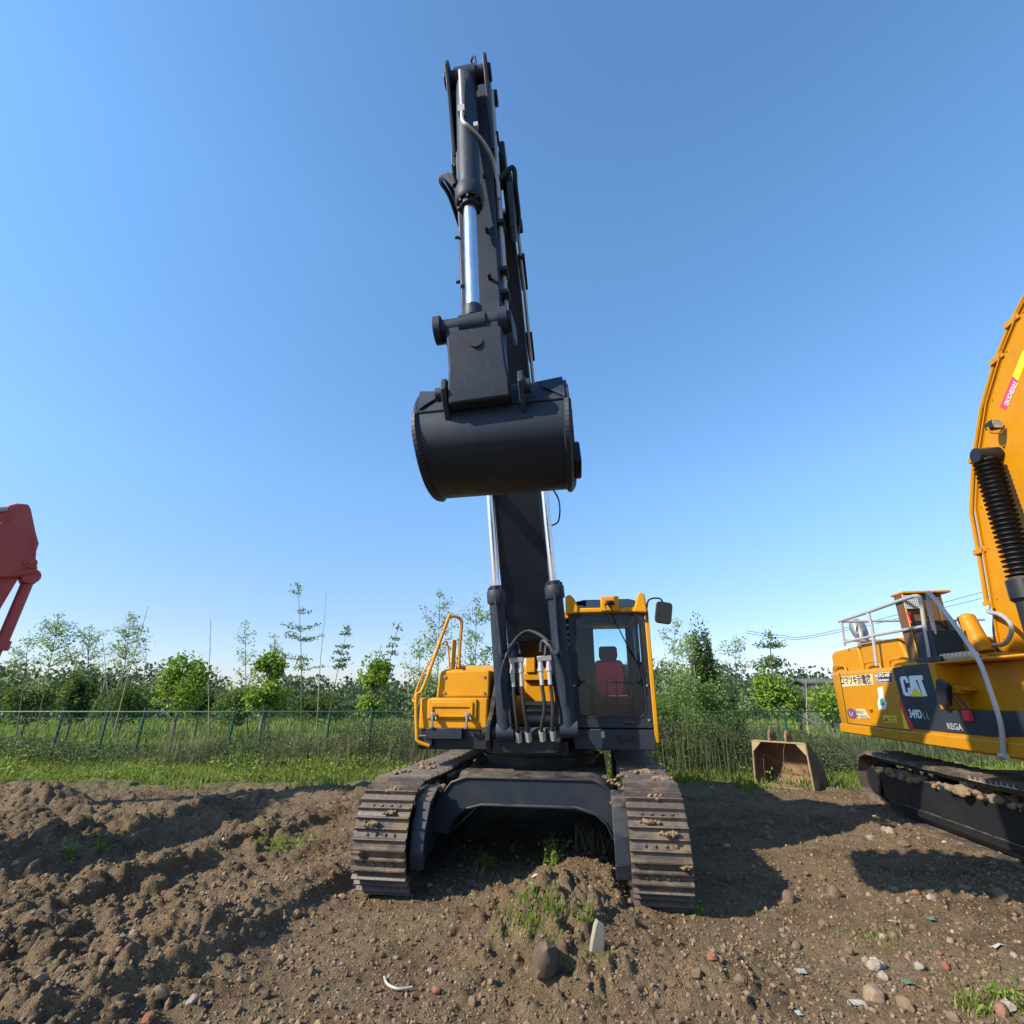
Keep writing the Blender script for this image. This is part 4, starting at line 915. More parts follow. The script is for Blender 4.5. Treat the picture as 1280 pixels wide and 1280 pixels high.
m = MB(); m.tube([rp(1219, 818, US+.7)+Vector((0, 0, -.45)), rp(1219, 818, US+.7)], .14, 16); m.build('pedestal', 'cat_yellow', X2)
# pillar cylinder beside the boom foot
m = MB(); a = rp(1230, 816, -.65); b = rp(1207, 771, -.65); m.tube([a, b, b+(b-a).normalized()*.03], [.125, .11, .06], 18); m.build('filler_neck', 'cat_yellow', X2, bevel=.01)
# boom
BL = -.36
def s2b(px, py): c = F2.u(px, py, BL); return (c.y, c.z)
outer = [s2b(1284, 905), s2b(1252, 900), s2b(1247, 850), s2b(1240, 800), s2b(1232, 752), s2b(1222, 690), s2b(1213, 640), s2b(1216, 575), s2b(1226, 510), s2b(1243, 452), s2b(1262, 405), s2b(1284, 362)]
# the outline is the pipe run's outer edge: pull the plate in a little
outer = [(p[0]-.13, p[1]) for p in outer]
# continue beyond the frame: forward and down towards the boom tip
tipd = (outer[-1][0]-outer[-2][0], outer[-1][1]-outer[-2][1]); n_ = math.hypot(*tipd); tipd = (tipd[0]/n_, tipd[1]/n_)
o_end = (outer[-1][0]+tipd[0]*2.6, outer[-1][1]+tipd[1]*2.6)
inner = [(o_end[0]-.45*0+.0, o_end[1]-.5)]
def off(p, d, w): return (p[0]+d[1]*w, p[1]-d[0]*w)
inn = []
for i in range(len(outer)-1, 3, -1):
    p = outer[i]; a_ = outer[max(i-1, 0)]; b_ = outer[min(i+1, len(outer)-1)]; d = (b_[0]-a_[0], b_[1]-a_[1]); L_ = math.hypot(*d); d = (d[0]/L_, d[1]/L_)
    q_ = off(p, d, 1.0 if i < 9 else .85); q2_ = off(p, d, -1.0)
    inn.append(q_ if q_[0] < p[0] else q2_)
e1 = off(o_end, tipd, .5); e2 = off(o_end, tipd, -.5); e = e1 if e1[0] < e2[0] else e2
foot = [(outer[0][0]-.5, outer[0][1]+.55)]
bm2 = MB(); bm2.prism(outer+[o_end, e]+inn+foot, BL, BL+.72); b2 = bm2.build('boom', 'cat_yellow', X2, bevel=.02)
fl = MB(); fl.loft([[(BL-.03, *p), (BL+.75, *p), (BL+.75, p[0]-.03, p[1]), (BL-.03, p[0]-.03, p[1])] for p in outer[2:]]); fl.build('boom_flange', 'cat_yellow', b2)
# pipes running along the back edge; brown and black ones paint the shadow between
for k, (dv, r, mt) in enumerate(((.20, .030, 'cat_yellow'), (.125, .026, 'rustbucket'), (.055, .028, 'black'))):
    pm = MB(); 
    pts = [Vector((BL+.02+.05*k, p[0]+dv-.06, p[1])) for p in outer[4:]]
    pts[0] = pts[0] + Vector((0, 0, 0)); pm.tube(pts, r, 10)
    pm.tube([pts[0], pts[0]+Vector((0, .0, -.05))], r*1.7, 8); pm.build('oil_pipe', mt, b2)
cl = MB()
for i in (5, 7, 9, 10): p = outer[i]; cl.box(BL-.03, BL+.25, p[0]-.05, p[0]+.19, p[1]-.04, p[1]+.04)
cl.build('pipe_clamp', 'cat_yellow', b2, bevel=.01)
p = outer[4]; a = Vector((BL+.02, p[0]+.13, p[1]-.05))
hs = MB(); hs.tube(bez([a, rp(1236, 765, BL-.05), rp(1250, 768, BL-.15), rp(1262, 778, BL-.22), rp(1264, 792, BL-.22), rp(1255, 805, BL-.2), rp(1238, 807, BL-.1), rp(1226, 808, -.5)], 5), .028, 10); hs.build('hose', 'galv', X2)
cb = MB(); cb.tube(bez([rp(1243, 760, BL-.01), rp(1242, 790, BL-.03), rp(1248, 815, BL-.03), rp(1262, 850, BL-.03), rp(1284, 872, BL-.03)], 5), .014, 8); cb.build('cable', 'rubber', X2)
lbl = MB(); lbl.prism([s2b(1250, 509), s2b(1257.5, 512), s2b(1273, 476), s2b(1266, 470)], BL-.004, BL+.002); lb1 = lbl.build('sticker', 'pink', b2)
lbl = MB(); lbl.prism([s2b(1266, 470), s2b(1273, 476), s2b(1285, 446), s2b(1279, 438)], BL-.004, BL+.002); lb2_ = lbl.build('sticker', 'lemon', b2)
pa_, pb_ = s2b(1253, 509), s2b(1268, 474); dd = Vector((0, pb_[0]-pa_[0], pb_[1]-pa_[1])); Lt = dd.length; dd.normalize(); nn_ = Vector((-1, 0, 0)).cross(dd)
tm = text_mesh('lettering', 'ON SCHEDULE', 1.0, 'white', Matrix(), lb1, depth=0.0, bold=.01); xs = [v.co.x for v in tm.data.vertices]; kx = Lt*.82/(max(xs)-min(xs))
tm.data.transform(Matrix(((0, 0, -1, BL-.007), (dd.y*kx, nn_.y*.11, 0, pa_[0]-nn_.y*.085+dd.y*.05), (dd.z*kx, nn_.z*.11, 0, pa_[1]-nn_.z*.085+dd.z*.05), (0, 0, 0, 1))))
bo = MB()
for i in range(3, 11):
    p = outer[i]; bo.tube([(BL-.012, p[0]-.10, p[1]), (BL, p[0]-.10, p[1])], .012, 6)
bo.build('bolt', 'cat_yellow', b2)
wl = MB(); wl.tube([(BL-.002, p[0]-.05, p[1]) for p in outer[2:]], .007, 5); wl.build('weld_seam', 'cat_yellow', b2)
# work lamp on the boom side
lc = rp(1242, 532, BL-.14); m = MB(); pr = rrect(-.09, .09, -.065, .065, .03)
m.loft([[lc+Vector((dx*.3-.0, -dx, 0))+Vector((y*.9, y*.2, z))*k for y, z in pr] for dx, k in ((-.06, .7), (.02, 1), (.04, .98))])
w_ = m.build('work_lamp', 'black', X2, smooth=30)
m = MB(); m.loft([[lc+Vector((.047*.3, -.047, 0))+Vector((y*.9, y*.2, z))*k for y, z in pr] for k in (.85, .8)]); m.build('lamp_lens', 'lamp', w_)
m = MB(); m.tube(bez([lc+Vector((-.08, 0, -.02)), lc+Vector((-.06, 0, -.10)), lc+Vector((.05, 0, -.11)), lc+Vector((.16, 0, -.02))], 5), .012, 6); m.build('lamp_bracket', 'cat_yellow', w_)
# boom cylinder in its black bellows
c0 = rp(1231, 569, BL-.18); c1 = rp(1284, 745, BL-.30)
m = MB(); d = (c1-c0); m.tube([c0+Vector((-.12, 0, 0)), c0+Vector((.16, 0, 0))], .105, 20); m.tube([c0, c0+d*.06], [.08, .10], 16); hd3 = m.build('cylinder_head', 'black', X2, smooth=40)
m = MB(); n = 25; pts = []; rs = []
for k in range(n):
    t = .045+.84*k/n
    for dt, r_ in ((0, .095), (.011, .10), (.017, .155), (.022, .10)): pts.append(c0+d*(t+dt*.9)); rs.append(r_)
m.tube(pts, rs, 20); m.build('bellows', 'rubber', hd3, smooth=25)
m = MB(); m.tube([c0+d*.88, c0+d*.90, c0+d*1.02, c0+d*1.04, c0+d*1.6], [.12, .17, .17, .13, .13], 20); m.build('barrel', 'black', hd3, smooth=40)
m = MB(); m.tube([rp(1284, 560, BL-.02)+Vector((0, 0, -.35)), rp(1284, 560, BL-.02)+Vector((0, -.2, .35))], .2, 8) if False else m.tube([(BL-.02, -1.2, 4.6), (BL-.01, -1.15, 3.3)], .06, 8); m.build('boom_bracket', 'brownint', X2)
# boom-foot bracket with cover
m = MB(); m.prism([s2b(1232, 835), s2b(1240, 828), s2b(1256, 830), s2b(1266, 850), s2b(1262, 880), s2b(1245, 888), s2b(1236, 875)], BL-.45, BL-.40); m.tube([rp(1262, 868, BL-.5), rp(1262, 868, BL-.35)], .10, 16); m.build('foot_cover', 'cat_yellow', X2, bevel=.02)
m = MB(); m.prism([s2b(1222, 815), s2b(1284, 815), s2b(1284, 890), s2b(1240, 890)], BL-.30, BL-.05); m.build('boom_foot_bracket', 'cat_yellow', X2, bevel=.03)
# cab on the far side (outside the frame)
m = MB(); m.box(.55, 1.6, -2.0, .1, zf+.1, 2.95); m.build('cab', 'cat_yellow', X2, bevel=.06)
T1 = make_track(X2, -1.30, -1, 6.0, .40, .60, 50, frame_hw=.24); T2 = make_track(X2, 1.30, 1, 5.7, .40, .60, 50)
m = MB(); m.box(-1.1, 1.1, -.8, .8, .3, .8); m.tube([(0, 0, .7), (0, 0, zbot(0)+.03)], .75, 32); m.build('undercarriage_frame', 'black', X2)
for k in range(9): clump(T1, (-1.42, -2.1+k*.5+random.uniform(-.15, .15), .56), .14+.05*(k % 3), 60, seed=140+k, flat=.25)
m = MB(); m.box(-1.57, -1.53, -1.3, -1.22, .50, .57); m.build('reflector', 'orange', X2)
# ================================================================== RED EXCAVATOR (only its arm reaches the frame)
X3 = empty('excavator', (-9.0, 3.2, 0), 0, 'faded red excavator arm with its cylinder, cut off by the left edge of the photo', 'excavator', 'excavators parked in the yard')
N3 = Vector((.76, -.65, 0)); P3 = Vector((-8.6, 8.5, 0))
def W3(px, py, Y=8.5, dx=0):
    d = ray(px, py); k = (P3-N3*(Y-8.5)).dot(N3)/d.dot(N3); p = Vector((0, 0, CH))+d*k; return p-X3.location
hd = MB(); P = [(-30, 672), (0, 640), (11, 631), (22, 628.5), (36, 630), (39, 636), (45, 665), (49, 679), (46, 688), (45, 700), (47.5, 710), (44, 716), (22, 721), (0, 722), (-40, 730)]
f_ = [W3(a, b) for a, b in P]; hd.loft([f_, [p-N3*.5 for p in f_]]); bm3 = hd.build('boom', 'red', X3, bevel=.03)
m = MB(); q = [W3(a, b, 8.55) for a, b in ((33, 716), (44, 714), (38, 735), (12, 812), (0, 818), (-30, 880), (-40, 870), (-4, 800))]
a0, a1 = W3(37, 722, 8.75), W3(-25, 868, 8.75); m.tube([a0, a0+(a1-a0)*.62], .085, 16); m.tube([a0+(a1-a0)*.56, a0+(a1-a0)*.64], .12, 16); m.tube([a0+(a1-a0)*.62, a1], .05, 14); m.tube([a0-N3*.2, a0+N3*.2], .13, 14); m.build('arm_cylinder', 'red', X3, smooth=40)
m = MB(); q = [W3(a, b, 8.6) for a, b in ((25, 720), (0, 762), (-60, 850), (-100, 850), (-60, 722))]; m.loft([q, [p-N3*.35 for p in q]]); m.build('dipper_arm', 'red', X3, bevel=.02)
m = MB()
for a_, b_, r_ in ((38, 704, .09),):
    c_ = W3(a_, b_, 8.5); m.tube([c_+N3*.05, c_-N3*.02], r_, 20); m.tube([c_+N3*.08, c_+N3*.04], r_*.45, 12)
m.build('pin_boss', 'red', X3, bevel=.008)
m = MB(); m.tube([W3(2, 655, 8.46), W3(16, 640, 8.46)], .012, 6); m.tube([W3(44, 668, 8.46), W3(43, 700, 8.46), W3(20, 716, 8.46)], .012, 6); m.build('weld_seam', 'red', X3)
m = MB(); m.tube([W3(9, 636, 8.5), W3(-40, 640, 8.5)], .05, 10); m.build('oil_pipe', 'galv', X3)
m = MB(); m.loft([[(x, y, z), (x+.5, y, z), (x+.5, y-w, z+.2), (x, y-w, z+.2)] for x, y, z, w in ((.1, .4, 1.5, .5), (-.1, 2.6, 3.4, .8), (-.7, 5.3, 4.1, .8))]); m.build('lower_boom', 'red', X3, bevel=.03)
m = MB(); m.prism([(-3.4, .95), (1.0, .95), (1.2, 1.1), (1.2, 1.6), (-2.2, 2.0), (-3.4, 2.0)], -1.9, .2); m.build('body', 'red', X3, bevel=.06)
m = MB()
for u in (-1.8, .1): 
    lp_ = track_path(4.2, .42); m.prism([(a-1, b) for a, b in lp_], u-.28, u+.28)
m.build('track', 'track', X3)
# ================================================================== BUCKET STANDING ON THE GROUND
YB = 11.0; g_ = gz(at(987, 980, YB).x, YB)
bc0 = at(972, 975, YB); B3 = empty('excavator_bucket', (bc0.x, YB, g_-.06), R(-50), 'rusty brown digging bucket standing mouth-forward in the grass behind the machines, two ears on top', 'bucket')
w = .62; h = 1.02; B3.scale = (.82, .82, .82); B3.location.z += .05; B3.location.x += .24; B3.location.y += .25
prf = [(-.05, 0), (.30, -.02), (.62, .04), (.74, .2), (.66, .45), (.46, .72), (.22, .95), (.06, 1.0)]
m = MB()
for (a, b), (c, d) in zip(prf[:-1], prf[1:]):
    tw = lambda z: w-.0+.05*(1-z) 
    m.add([(-tw(b), a, b), (tw(b), a, b), (tw(d), c, d), (-tw(d), c, d), (-tw(b), a+.02, b+.03), (tw(b), a+.02, b+.03), (tw(d), c+.03, d+.02), (-tw(d), c+.03, d+.02)], [(0, 1, 2, 3), (4, 7, 6, 5), (0, 4, 5, 1), (3, 2, 6, 7), (0, 3, 7, 4), (1, 5, 6, 2)])
m.build('shell', 'rustbucket', B3, smooth=40)
for s in (-1, 1):
    m = MB(); m.prism([(a, b) for a, b in prf]+[(-.0, .98), (-.06, .03)], [s*(w+.05*(1-b)) for a, b in prf]+[s*(w+.001), s*(w+.049)], [s*(w+.03+.05*(1-b)) for a, b in prf]+[s*(w+.031), s*(w+.079)]); m.build('side_plate', 'rustbucket', B3)
    m = MB(); m.tube([(s*(w+.065), -.07, .0), (s*(w+.015), -.01, 1.0)], .02, 6)
    m.add([(s*(w+.0), -.03, 1.0), (s*(w-.22), -.02, 1.0), (s*(w+.02), -.05, .74), (s*(w+.0), -.01, 1.0), (s*(w-.22), -.0, 1.0), (s*(w+.02), -.03, .74)], [(0, 1, 2), (3, 5, 4), (0, 3, 4, 1), (1, 4, 5, 2), (0, 2, 5, 3)]); m.build('edge_strip', 'palemud', B3)
m = MB(); m.box(-w, w, -.035, .08, .985, 1.015); m.build('top_edge', 'palemud', B3, bevel=.006)
for s in (-1, 1):
    m = MB(); u0 = s*.2; P = [(-.02, 1.0), (-.03, 1.12), (.03, 1.24), (.12, 1.28), (.22, 1.24), (.3, 1.12), (.36, .86), (.2, .98)]; m.prism(P, u0-.03, u0+.03); m.tube([(u0-.05, .13, 1.17), (u0+.05, .13, 1.17)], .07, 14); m.build('bucket_ear', 'rustbucket', B3, bevel=.012)
# ================================================================== GROUND
ys = [-14.0, -6, -2, -.5, .6, 1.2]
y = 1.6
while y < 14: ys.append(y); y *= 1.0038
while y < 900: ys.append(y); y *= 1.06
ys = np.array(ys)
s = np.linspace(-1, 1, 940)
ext = np.array([1.06, 1.15, 1.3, 1.5, 1.8, 2.3, 3, 4.5, 8, 15, 30])
s = np.r_[-ext[::-1], s, ext]
GX = s[None, :]*(2+1.08*np.maximum(ys, .5))[:, None]; GY = np.repeat(ys[:, None], len(s), 1)
GZ = ground_h(GX, GY); nr, nc = GX.shape
V = np.stack([GX, GY, GZ], -1).reshape(-1, 3)
I = np.arange(nr*nc).reshape(nr, nc); Fq = np.stack([I[:-1, :-1], I[:-1, 1:], I[1:, 1:], I[1:, :-1]], -1).reshape(-1, 4)
tag(fastmesh('ground', V, Fq, 'ground', smooth=True), kind='structure')
# ================================================================== VEGETATION
def leaf_quads(C, size, aspect=.5, rng=RNG, up=.0):
    n = len(C); a = rng.normal(size=(n, 3)); a[:, 2] *= (1-up); a /= np.linalg.norm(a, axis=1)[:, None]
    b = rng.normal(size=(n, 3)); b -= a*(a*b).sum(1)[:, None]; b /= np.linalg.norm(b, axis=1)[:, None]
    s = size*rng.uniform(.6, 1.35, n)[:, None]; a = a*s; b = b*s*aspect
    V = np.stack([C-a, C-b*.9+a*.1, C+a, C+b*.9+a*.1], 1).reshape(-1, 3)
    return V, np.arange(4*n).reshape(n, 4)
def foliage(name, C, size, mat, parent, aspect=.5):
    V, F = leaf_quads(np.asarray(C), size, aspect); return fastmesh(name, V, F, mat, parent=parent)
def blob_pts(n, c, r, rng=RNG, shell=.6, lumps=7, seed=0):
    """points through an uneven crown: several overlapping lumps"""
    rg = np.random.default_rng(seed); c = np.array(c, float); r = np.array(r, float); out = []
    for k in range(lumps):
        d = rg.normal(size=3); d /= np.linalg.norm(d); lc = c + d*r*rg.uniform(.25, .72); lr = r*rg.uniform(.32, .55); m = n//lumps
        q = rg.normal(size=(m, 3)); q /= np.linalg.norm(q, axis=1)[:, None]; q *= (rg.uniform(0, 1, m)**(1/3*shell+.1))[:, None]; out.append(lc+q*lr)
    return np.concatenate(out)
def lerp(a, b, t): return tuple(a[i]+(b[i]-a[i])*t for i in range(3))
def sparse_tree(pxb, pxt, pyt, Y, label, seed, spread=.9, start=.35, dens=1.0, mat='leaf_pale', layers=7, leaf=.05, flat=None, trunk=.024, group='slim young trees behind the fence'):
    if flat is None: flat = mat != 'leaf_pale'
    rg = np.random.default_rng(seed); b = at(pxb, 895, Y); t = at(pxt, pyt, Y); gzz = gz(b.x, Y); H = t.z-gzz
    e = empty('young_tree', (b.x, Y, gzz), 0, label, 'tree', group)
    top = Vector((t.x-b.x, rg.uniform(-.3, .3), H)); m = MB(); mid = top*.5+Vector((rg.uniform(-.08, .08), rg.uniform(-.1, .1), 0))
    path = bez([Vector((0, 0, -.1)), mid, top], 8); m.tube(path, trunk, 6, r2=.007)
    C = []
    for k in range(layers):
        f = start+(1-start)*k/(layers-.0) + rg.uniform(-.03, .03); f = min(f, .99); P = path[min(len(path)-1, int(f*(len(path)-1)))]
        P = Vector((0, 0, 0)).lerp(P, 1); L_ = spread*(1.15-f)**.6*rg.uniform(.7, 1.15)
        for j in range(rg.integers(3, 6)):
            a = rg.uniform(0, 2*PI); rise = rg.uniform(.05, .5) if flat else rg.uniform(.4, .9)
            q = P+Vector((math.cos(a)*L_, math.sin(a)*L_, L_*rise)); pm = P.lerp(q, .5)+Vector((0, 0, .05*L_))
            br = bez([P, pm, q], 4); m.tube(br, .009, 4, r2=.003)
            nn = int((26 if flat else 22)*dens*L_/.8)+4
            for i in range(nn):
                t_ = rg.uniform(.25, 1.05); c = P.lerp(q, t_); C.append((c.x+rg.normal(0, .09), c.y+rg.normal(0, .09), c.z+rg.normal(0, .035 if flat else .09)+.02))
    for i in range(int(30*dens)): C.append((top.x+rg.normal(0, .09), top.y+rg.normal(0, .09), top.z+rg.normal(-.05, .09)))
    m.build('trunk', 'wood', e); foliage('crown', C, leaf, mat, e, .55); return e
def pole(pxb, pxt, pyt, Y, label, pyb=893):
    b = at(pxb, pyb, Y); t = at(pxt, pyt, Y); g = gz(b.x, Y); m = MB(); x0 = b.x; d = Vector((t.x-x0, .15, t.z-g))
    n = 9; m.tube([Vector((0, 0, 0))+d*(k/n)+Vector((.02*math.sin(k), 0, 0)) for k in range(n+1)], .022, 6, r2=.008)
    for k in range(3): q = d*(.7+.1*k); m.tube([q, q+Vector((random.uniform(-.2, .2), .05, .25))], .005, 4)
    o = m.build('cane_pole', 'pole', None); o.location = (x0, Y, g); tag(o, label, 'pole', 'canes and bare stems behind the fence'); return o
def bush(name, px, py0, py1, hw, Y, label, seed, mat='leaf_bright', n=2600, leaf=.06, lumps=9, group=None, cat='shrub', trunkh=None, depth=None):
    b = at(px, py0, Y); t = at(px, py1, Y); wr = hw/640*Y*1.02; g = gz(b.x, Y); z0, z1 = b.z-g, t.z-g
    e = empty(name, (b.x, Y, g), 0, label, cat, group)
    m = MB(); m.tube([(0, 0, -.1), (.03, 0, z0+.2), (0, 0, z0+(z1-z0)*.7)], .06, 7, r2=.02)
    for k in range(6): a = 2*PI*k/6+seed; m.tube([(0, 0, z0*.9+.1*k), (math.cos(a)*wr*.6, math.sin(a)*wr*.6, z0+(z1-z0)*(.3+.1*k))], .018, 5, r2=.006)
    m.build('trunk', 'wood', e)
    C = blob_pts(n, (0, 0, (z0+z1)/2), (wr, depth or wr, (z1-z0)/2), lumps=lumps, seed=seed)
    rg = np.random.default_rng(seed+1); q = rg.normal(size=(n//7, 3)); q /= np.linalg.norm(q, axis=1)[:, None]; C = np.r_[C, q*np.array([wr*1.03, wr, (z1-z0)/2*1.04])*rg.uniform(.8, 1.1, (len(q), 1))+np.array([0, 0, (z0+z1)/2])]
    foliage('crown', C, leaf, mat, e, .6); return e
sparse_tree(52, 74, 768, 21, 'slim pale tree with feathery leaves, near the red arm at the left edge', 1, 1.2, .56, 1.5, layers=10)
sparse_tree(30, 40, 800, 19, 'short feathery young tree right below the red arm', 2, 1.0, .58, 1.2, layers=6)
sparse_tree(112, 118, 785, 22, 'feathery pale tree between the leaning stem and the red arm', 3, 1.3, .56, 1.3, layers=8)
sparse_tree(146, 158, 768, 21, 'tall feathery young tree just left of the long slanting cane', 4, 1.1, .55, 1.6, layers=10)
sparse_tree(316, 306, 780, 21, 'open-crowned pale young tree left of the two-lobed vine shrub', 6, .9, .4, 1.1, layers=7)
sparse_tree(338, 342, 794, 22, 'small pale treetop rising behind the two-lobed vine shrub', 7, .9, .6, 1.0, layers=4)
sparse_tree(381, 374, 733, 20, 'tallest slim tree with tiered flat sprays of leaves, left of the straight pole', 8, 1.05, .4, 1.2, 'leaf_mid', layers=8)
sparse_tree(408, 432, 784, 20, 'young tree with a drooping lopsided leafy top right of the straight pole', 9, .55, .62, 2.2, 'leaf_mid', layers=5)
sparse_tree(466, 496, 781, 18.2, 'leafy sprig leaning right out of the ball-shaped vine shrub', 10, .35, .62, 1.5, 'leaf_mid', layers=5)
sparse_tree(546, 551, 742, 19, 'feathery tree seen through the yellow handrail', 11, 1.2, .25, 2.0, layers=11)
sparse_tree(588, 596, 750, 19, 'pale feathery tree against the left boom cylinder', 12, 1.2, .25, 2.0, layers=11)
sparse_tree(525, 522, 800, 20, 'short pale tree left of the yellow handrail', 13, 1.0, .3, 1.6, layers=7)
sparse_tree(838, 846, 775, 20, 'thin feathery tree just right of the cab mirror', 14, 1.2, .3, 1.3, layers=9)
sparse_tree(865, 860, 795, 18, 'feathery tree between the cab and the pointed dark tree', 15, 1.1, .3, 1.8, layers=8)
sparse_tree(914, 920, 800, 19, 'feathery pale tree right of the pointed dark tree', 16, 1.2, .3, 1.2, layers=8)
sparse_tree(969, 966, 792, 16.5, 'young tree with a flat leafy umbrella top behind the rusty bucket', 17, .95, .55, 2.4, 'leaf_mid', layers=6, trunk=.05)
pole(137, 181, 757, 19, 'long cane slanting right beside the feathery trees at the left', 930)
pole(151, 124, 800, 20, 'bare leaning stem crossing the slanting cane'); pole(108, 128, 850, 18, 'short thin cane among the left shrubs', 905); pole(122, 150, 840, 18, 'pale cane leaning right among the left shrubs', 905)
pole(267, 260, 772, 19, 'bare upright pole between the left vine shrub and the two-lobed one'); pole(398, 406, 738, 19, 'straight bare pole right of the tallest slim tree')
pole(178, 180, 815, 22, 'short bare stem left of the rounded vine shrub'); pole(466, 474, 805, 17, 'bare twig standing in the ball-shaped vine shrub', 860); pole(873, 864, 772, 18, 'bare stem leaning by the pointed dark tree'); pole(1003, 1010, 850, 16, 'pale cane in front of the dark hut')
pole(512, 530, 850, 17, 'pale cane leaning left of the handrail')
G = 'vine-covered shrubs along the fence'
bush('vine_shrub', 220, 893, 816, 29, 17.5, 'rounded bright vine-clad tree with a dark stem, leftmost of its kind', 21, n=3600, group=G)
bush('vine_shrub', 86, 905, 832, 17, 17.5, 'narrow dark column of vines near the left edge', 22, 'leaf_dark', 2200, group=G)
bush('vine_shrub', 331, 893, 850, 24, 17.0, 'lower lobe of the bright double vine shrub left of the tallest tree', 23, n=2600, group=G); bush('vine_shrub', 334, 856, 813, 19, 17.2, 'upper lobe of the bright double vine shrub left of the tallest tree', 24, n=2200, group=G)
bush('vine_shrub', 467, 865, 816, 18, 17.0, 'bright ball of leaves on a bare stem, left of the yellow tool box', 25, n=2400, lumps=12, group=G); bush('vine_shrub', 464, 898, 866, 18, 17.0, 'low bright leaf clump under the ball-shaped shrub', 26, n=1300, group=G)
bush('conifer', 888, 900, 770, 15, 18.5, 'pointed dark green tree right of the cab', 27, 'leaf_dark', 2200, .055, cat='tree'); bush('conifer', 886, 890, 815, 22, 18.5, 'broader bushy foot of the pointed tree right of the cab', 28, 'leaf_mid', 2600, .06, cat='tree')
bush('shrub', 848, 935, 838, 30, 16.5, 'tall loose green shrub just right of the cab', 29, 'leaf_mid', 3800, .05); bush('shrub', 905, 930, 848, 34, 17, 'wide green shrub left of the umbrella-topped tree', 30, 'leaf_mid', 3800, .05)
bush('vine_shrub', 968, 893, 838, 20, 16.3, 'leafy green column round the trunk above the rusty bucket', 31, n=2800, group=G); bush('shrub', 1000, 905, 858, 18, 17.5, 'low yellow-green shrub in front of the hut', 32, 'leaf_bright', 1600, .05)
bush('shrub', 1040, 905, 852, 26, 19, 'green shrub beside the tail of the yellow machine', 33, 'leaf_bright', 2200, .055); bush('shrub', 1080, 905, 862, 30, 19, 'shrub half hidden behind the yellow tail', 34, 'leaf_mid', 1800, .06)
bush('shrub', 592, 900, 832, 26, 20, 'bright shrub behind the yellow tank cover', 35, 'leaf_bright', 2200, .06); bush('shrub', 545, 905, 850, 30, 20, 'green shrub behind the handrail foot', 36, 'leaf_mid', 2200, .06)
bush('shrub', 290, 905, 858, 30, 21, 'olive shrub between the two bright vine shrubs', 37, 'leaf_mid', 2200, .06); bush('shrub', 150, 905, 855, 34, 21, 'olive shrub under the slanting cane', 38, 'leaf_dark', 2400, .06); bush('shrub', 30, 905, 850, 36, 22, 'dark shrub below the red arm', 39, 'leaf_dark', 2600, .07)
bush('shrub', 245, 905, 848, 18, 21, 'darker shrub tucked right behind the rounded vine-clad tree', 40, 'leaf_dark', 1600, .06); bush('shrub', 395, 905, 862, 34, 22, 'dark low shrub below the tallest slim tree', 41, 'leaf_dark', 2400, .06)
for k_, (px_, y0_, y1_, hw_, Y_, mt_, lb_) in enumerate(((838, 955, 862, 24, 13.6, 'leaf_mid', 'loose weedy bush beside the right track, behind the cab'), (872, 955, 880, 26, 13.4, 'leaf_mid', 'spreading weedy bush between the right track and the rusty bucket'), (915, 950, 890, 24, 13.7, 'leaf_dark', 'low dark bush left of the rusty bucket'))):
    bush('shrub', px_, y0_, y1_, hw_, Y_, lb_, 60+k_, mt_, 5200, .028, lumps=14)
# far wood, one mass
rg = np.random.default_rng(5); C = []
for k in range(330):
    Y = rg.uniform(34, 62); X = rg.uniform(-1.15, 1.3)*Y; r_ = rg.uniform(1.6, 3.0); hh = (2.7+.6*math.sin(X*.11)+rg.uniform(-.5, .7))*(Y/40)**.7
    q = rg.normal(size=(230, 3)); q /= np.linalg.norm(q, axis=1)[:, None]; q *= rg.uniform(.55, 1.08, (230, 1)); c = np.array([X, Y, hh*.45]); C.append(c+q*np.array([r_, r_, hh*.62]))
C = np.concatenate(C); C = C[C[:, 2] > 0]; V, F = leaf_quads(C, .19, .7); tag(fastmesh('woodland', V, F, 'leaf_far'), kind='stuff')
# ------------------------------------------------------------------ grasses
def blades(name, X, Y, H, mat, lean=.25, w=.006, seg=2, seed=3):
    rg = np.random.default_rng(seed); n = len(X); Z = ground_h(X, Y)-.02; a = rg.uniform(0, 2*PI, n); l = rg.uniform(0, lean, n)*H; dx, dy = np.cos(a)*l, np.sin(a)*l
    t = rg.uniform(0, PI, n); wx, wy = np.cos(t)*w*(1+rg.uniform(0, 1, n)), np.sin(t)*w
    V = np.stack([np.stack([X-wx, Y-wy, Z], 1), np.stack([X+wx, Y+wy, Z], 1), np.stack([X+wx*.8+dx*.35, Y+wy+dy*.35, Z+H*.6], 1), np.stack([X-wx*.8+dx*.35, Y-wy+dy*.35, Z+H*.6], 1),
                  np.stack([X+dx, Y+dy, Z+H], 1), np.stack([X+dx, Y+dy, Z+H], 1)], 1)
    V[:, 5, 0] += .002; V = V.reshape(-1, 3); b = np.arange(n)[:, None]*6
    F = np.concatenate([b+np.array([0, 1, 2, 3]), b+np.array([3, 2, 5, 4])]); return fastmesh(name, V, F, mat)
n = 52000; X = RNG.uniform(-17, 17, n); Y = 10.7+RNG.gamma(2.0, 1.3, n); Y = np.where(Y > 17, RNG.uniform(12, 17, n), Y)
edge = 11.0+.9*fbm(X*.6, Y*0, 3, 201)+np.where(X < -5, .4, 0)-.6*(X > 4)
keep = (Y > edge) & (vnoise(X*.8, Y*.8, 203) > -.42); keep &= (Y > 12.3) | (vnoise(X*1.7, Y*1.7, 205) > -.05)
X, Y = X[keep], Y[keep]; H = RNG.uniform(.05, .17, len(X))*(1+.9*(vnoise(X*.7, Y*.7, 207)+.3)); H = np.maximum(H, .05)
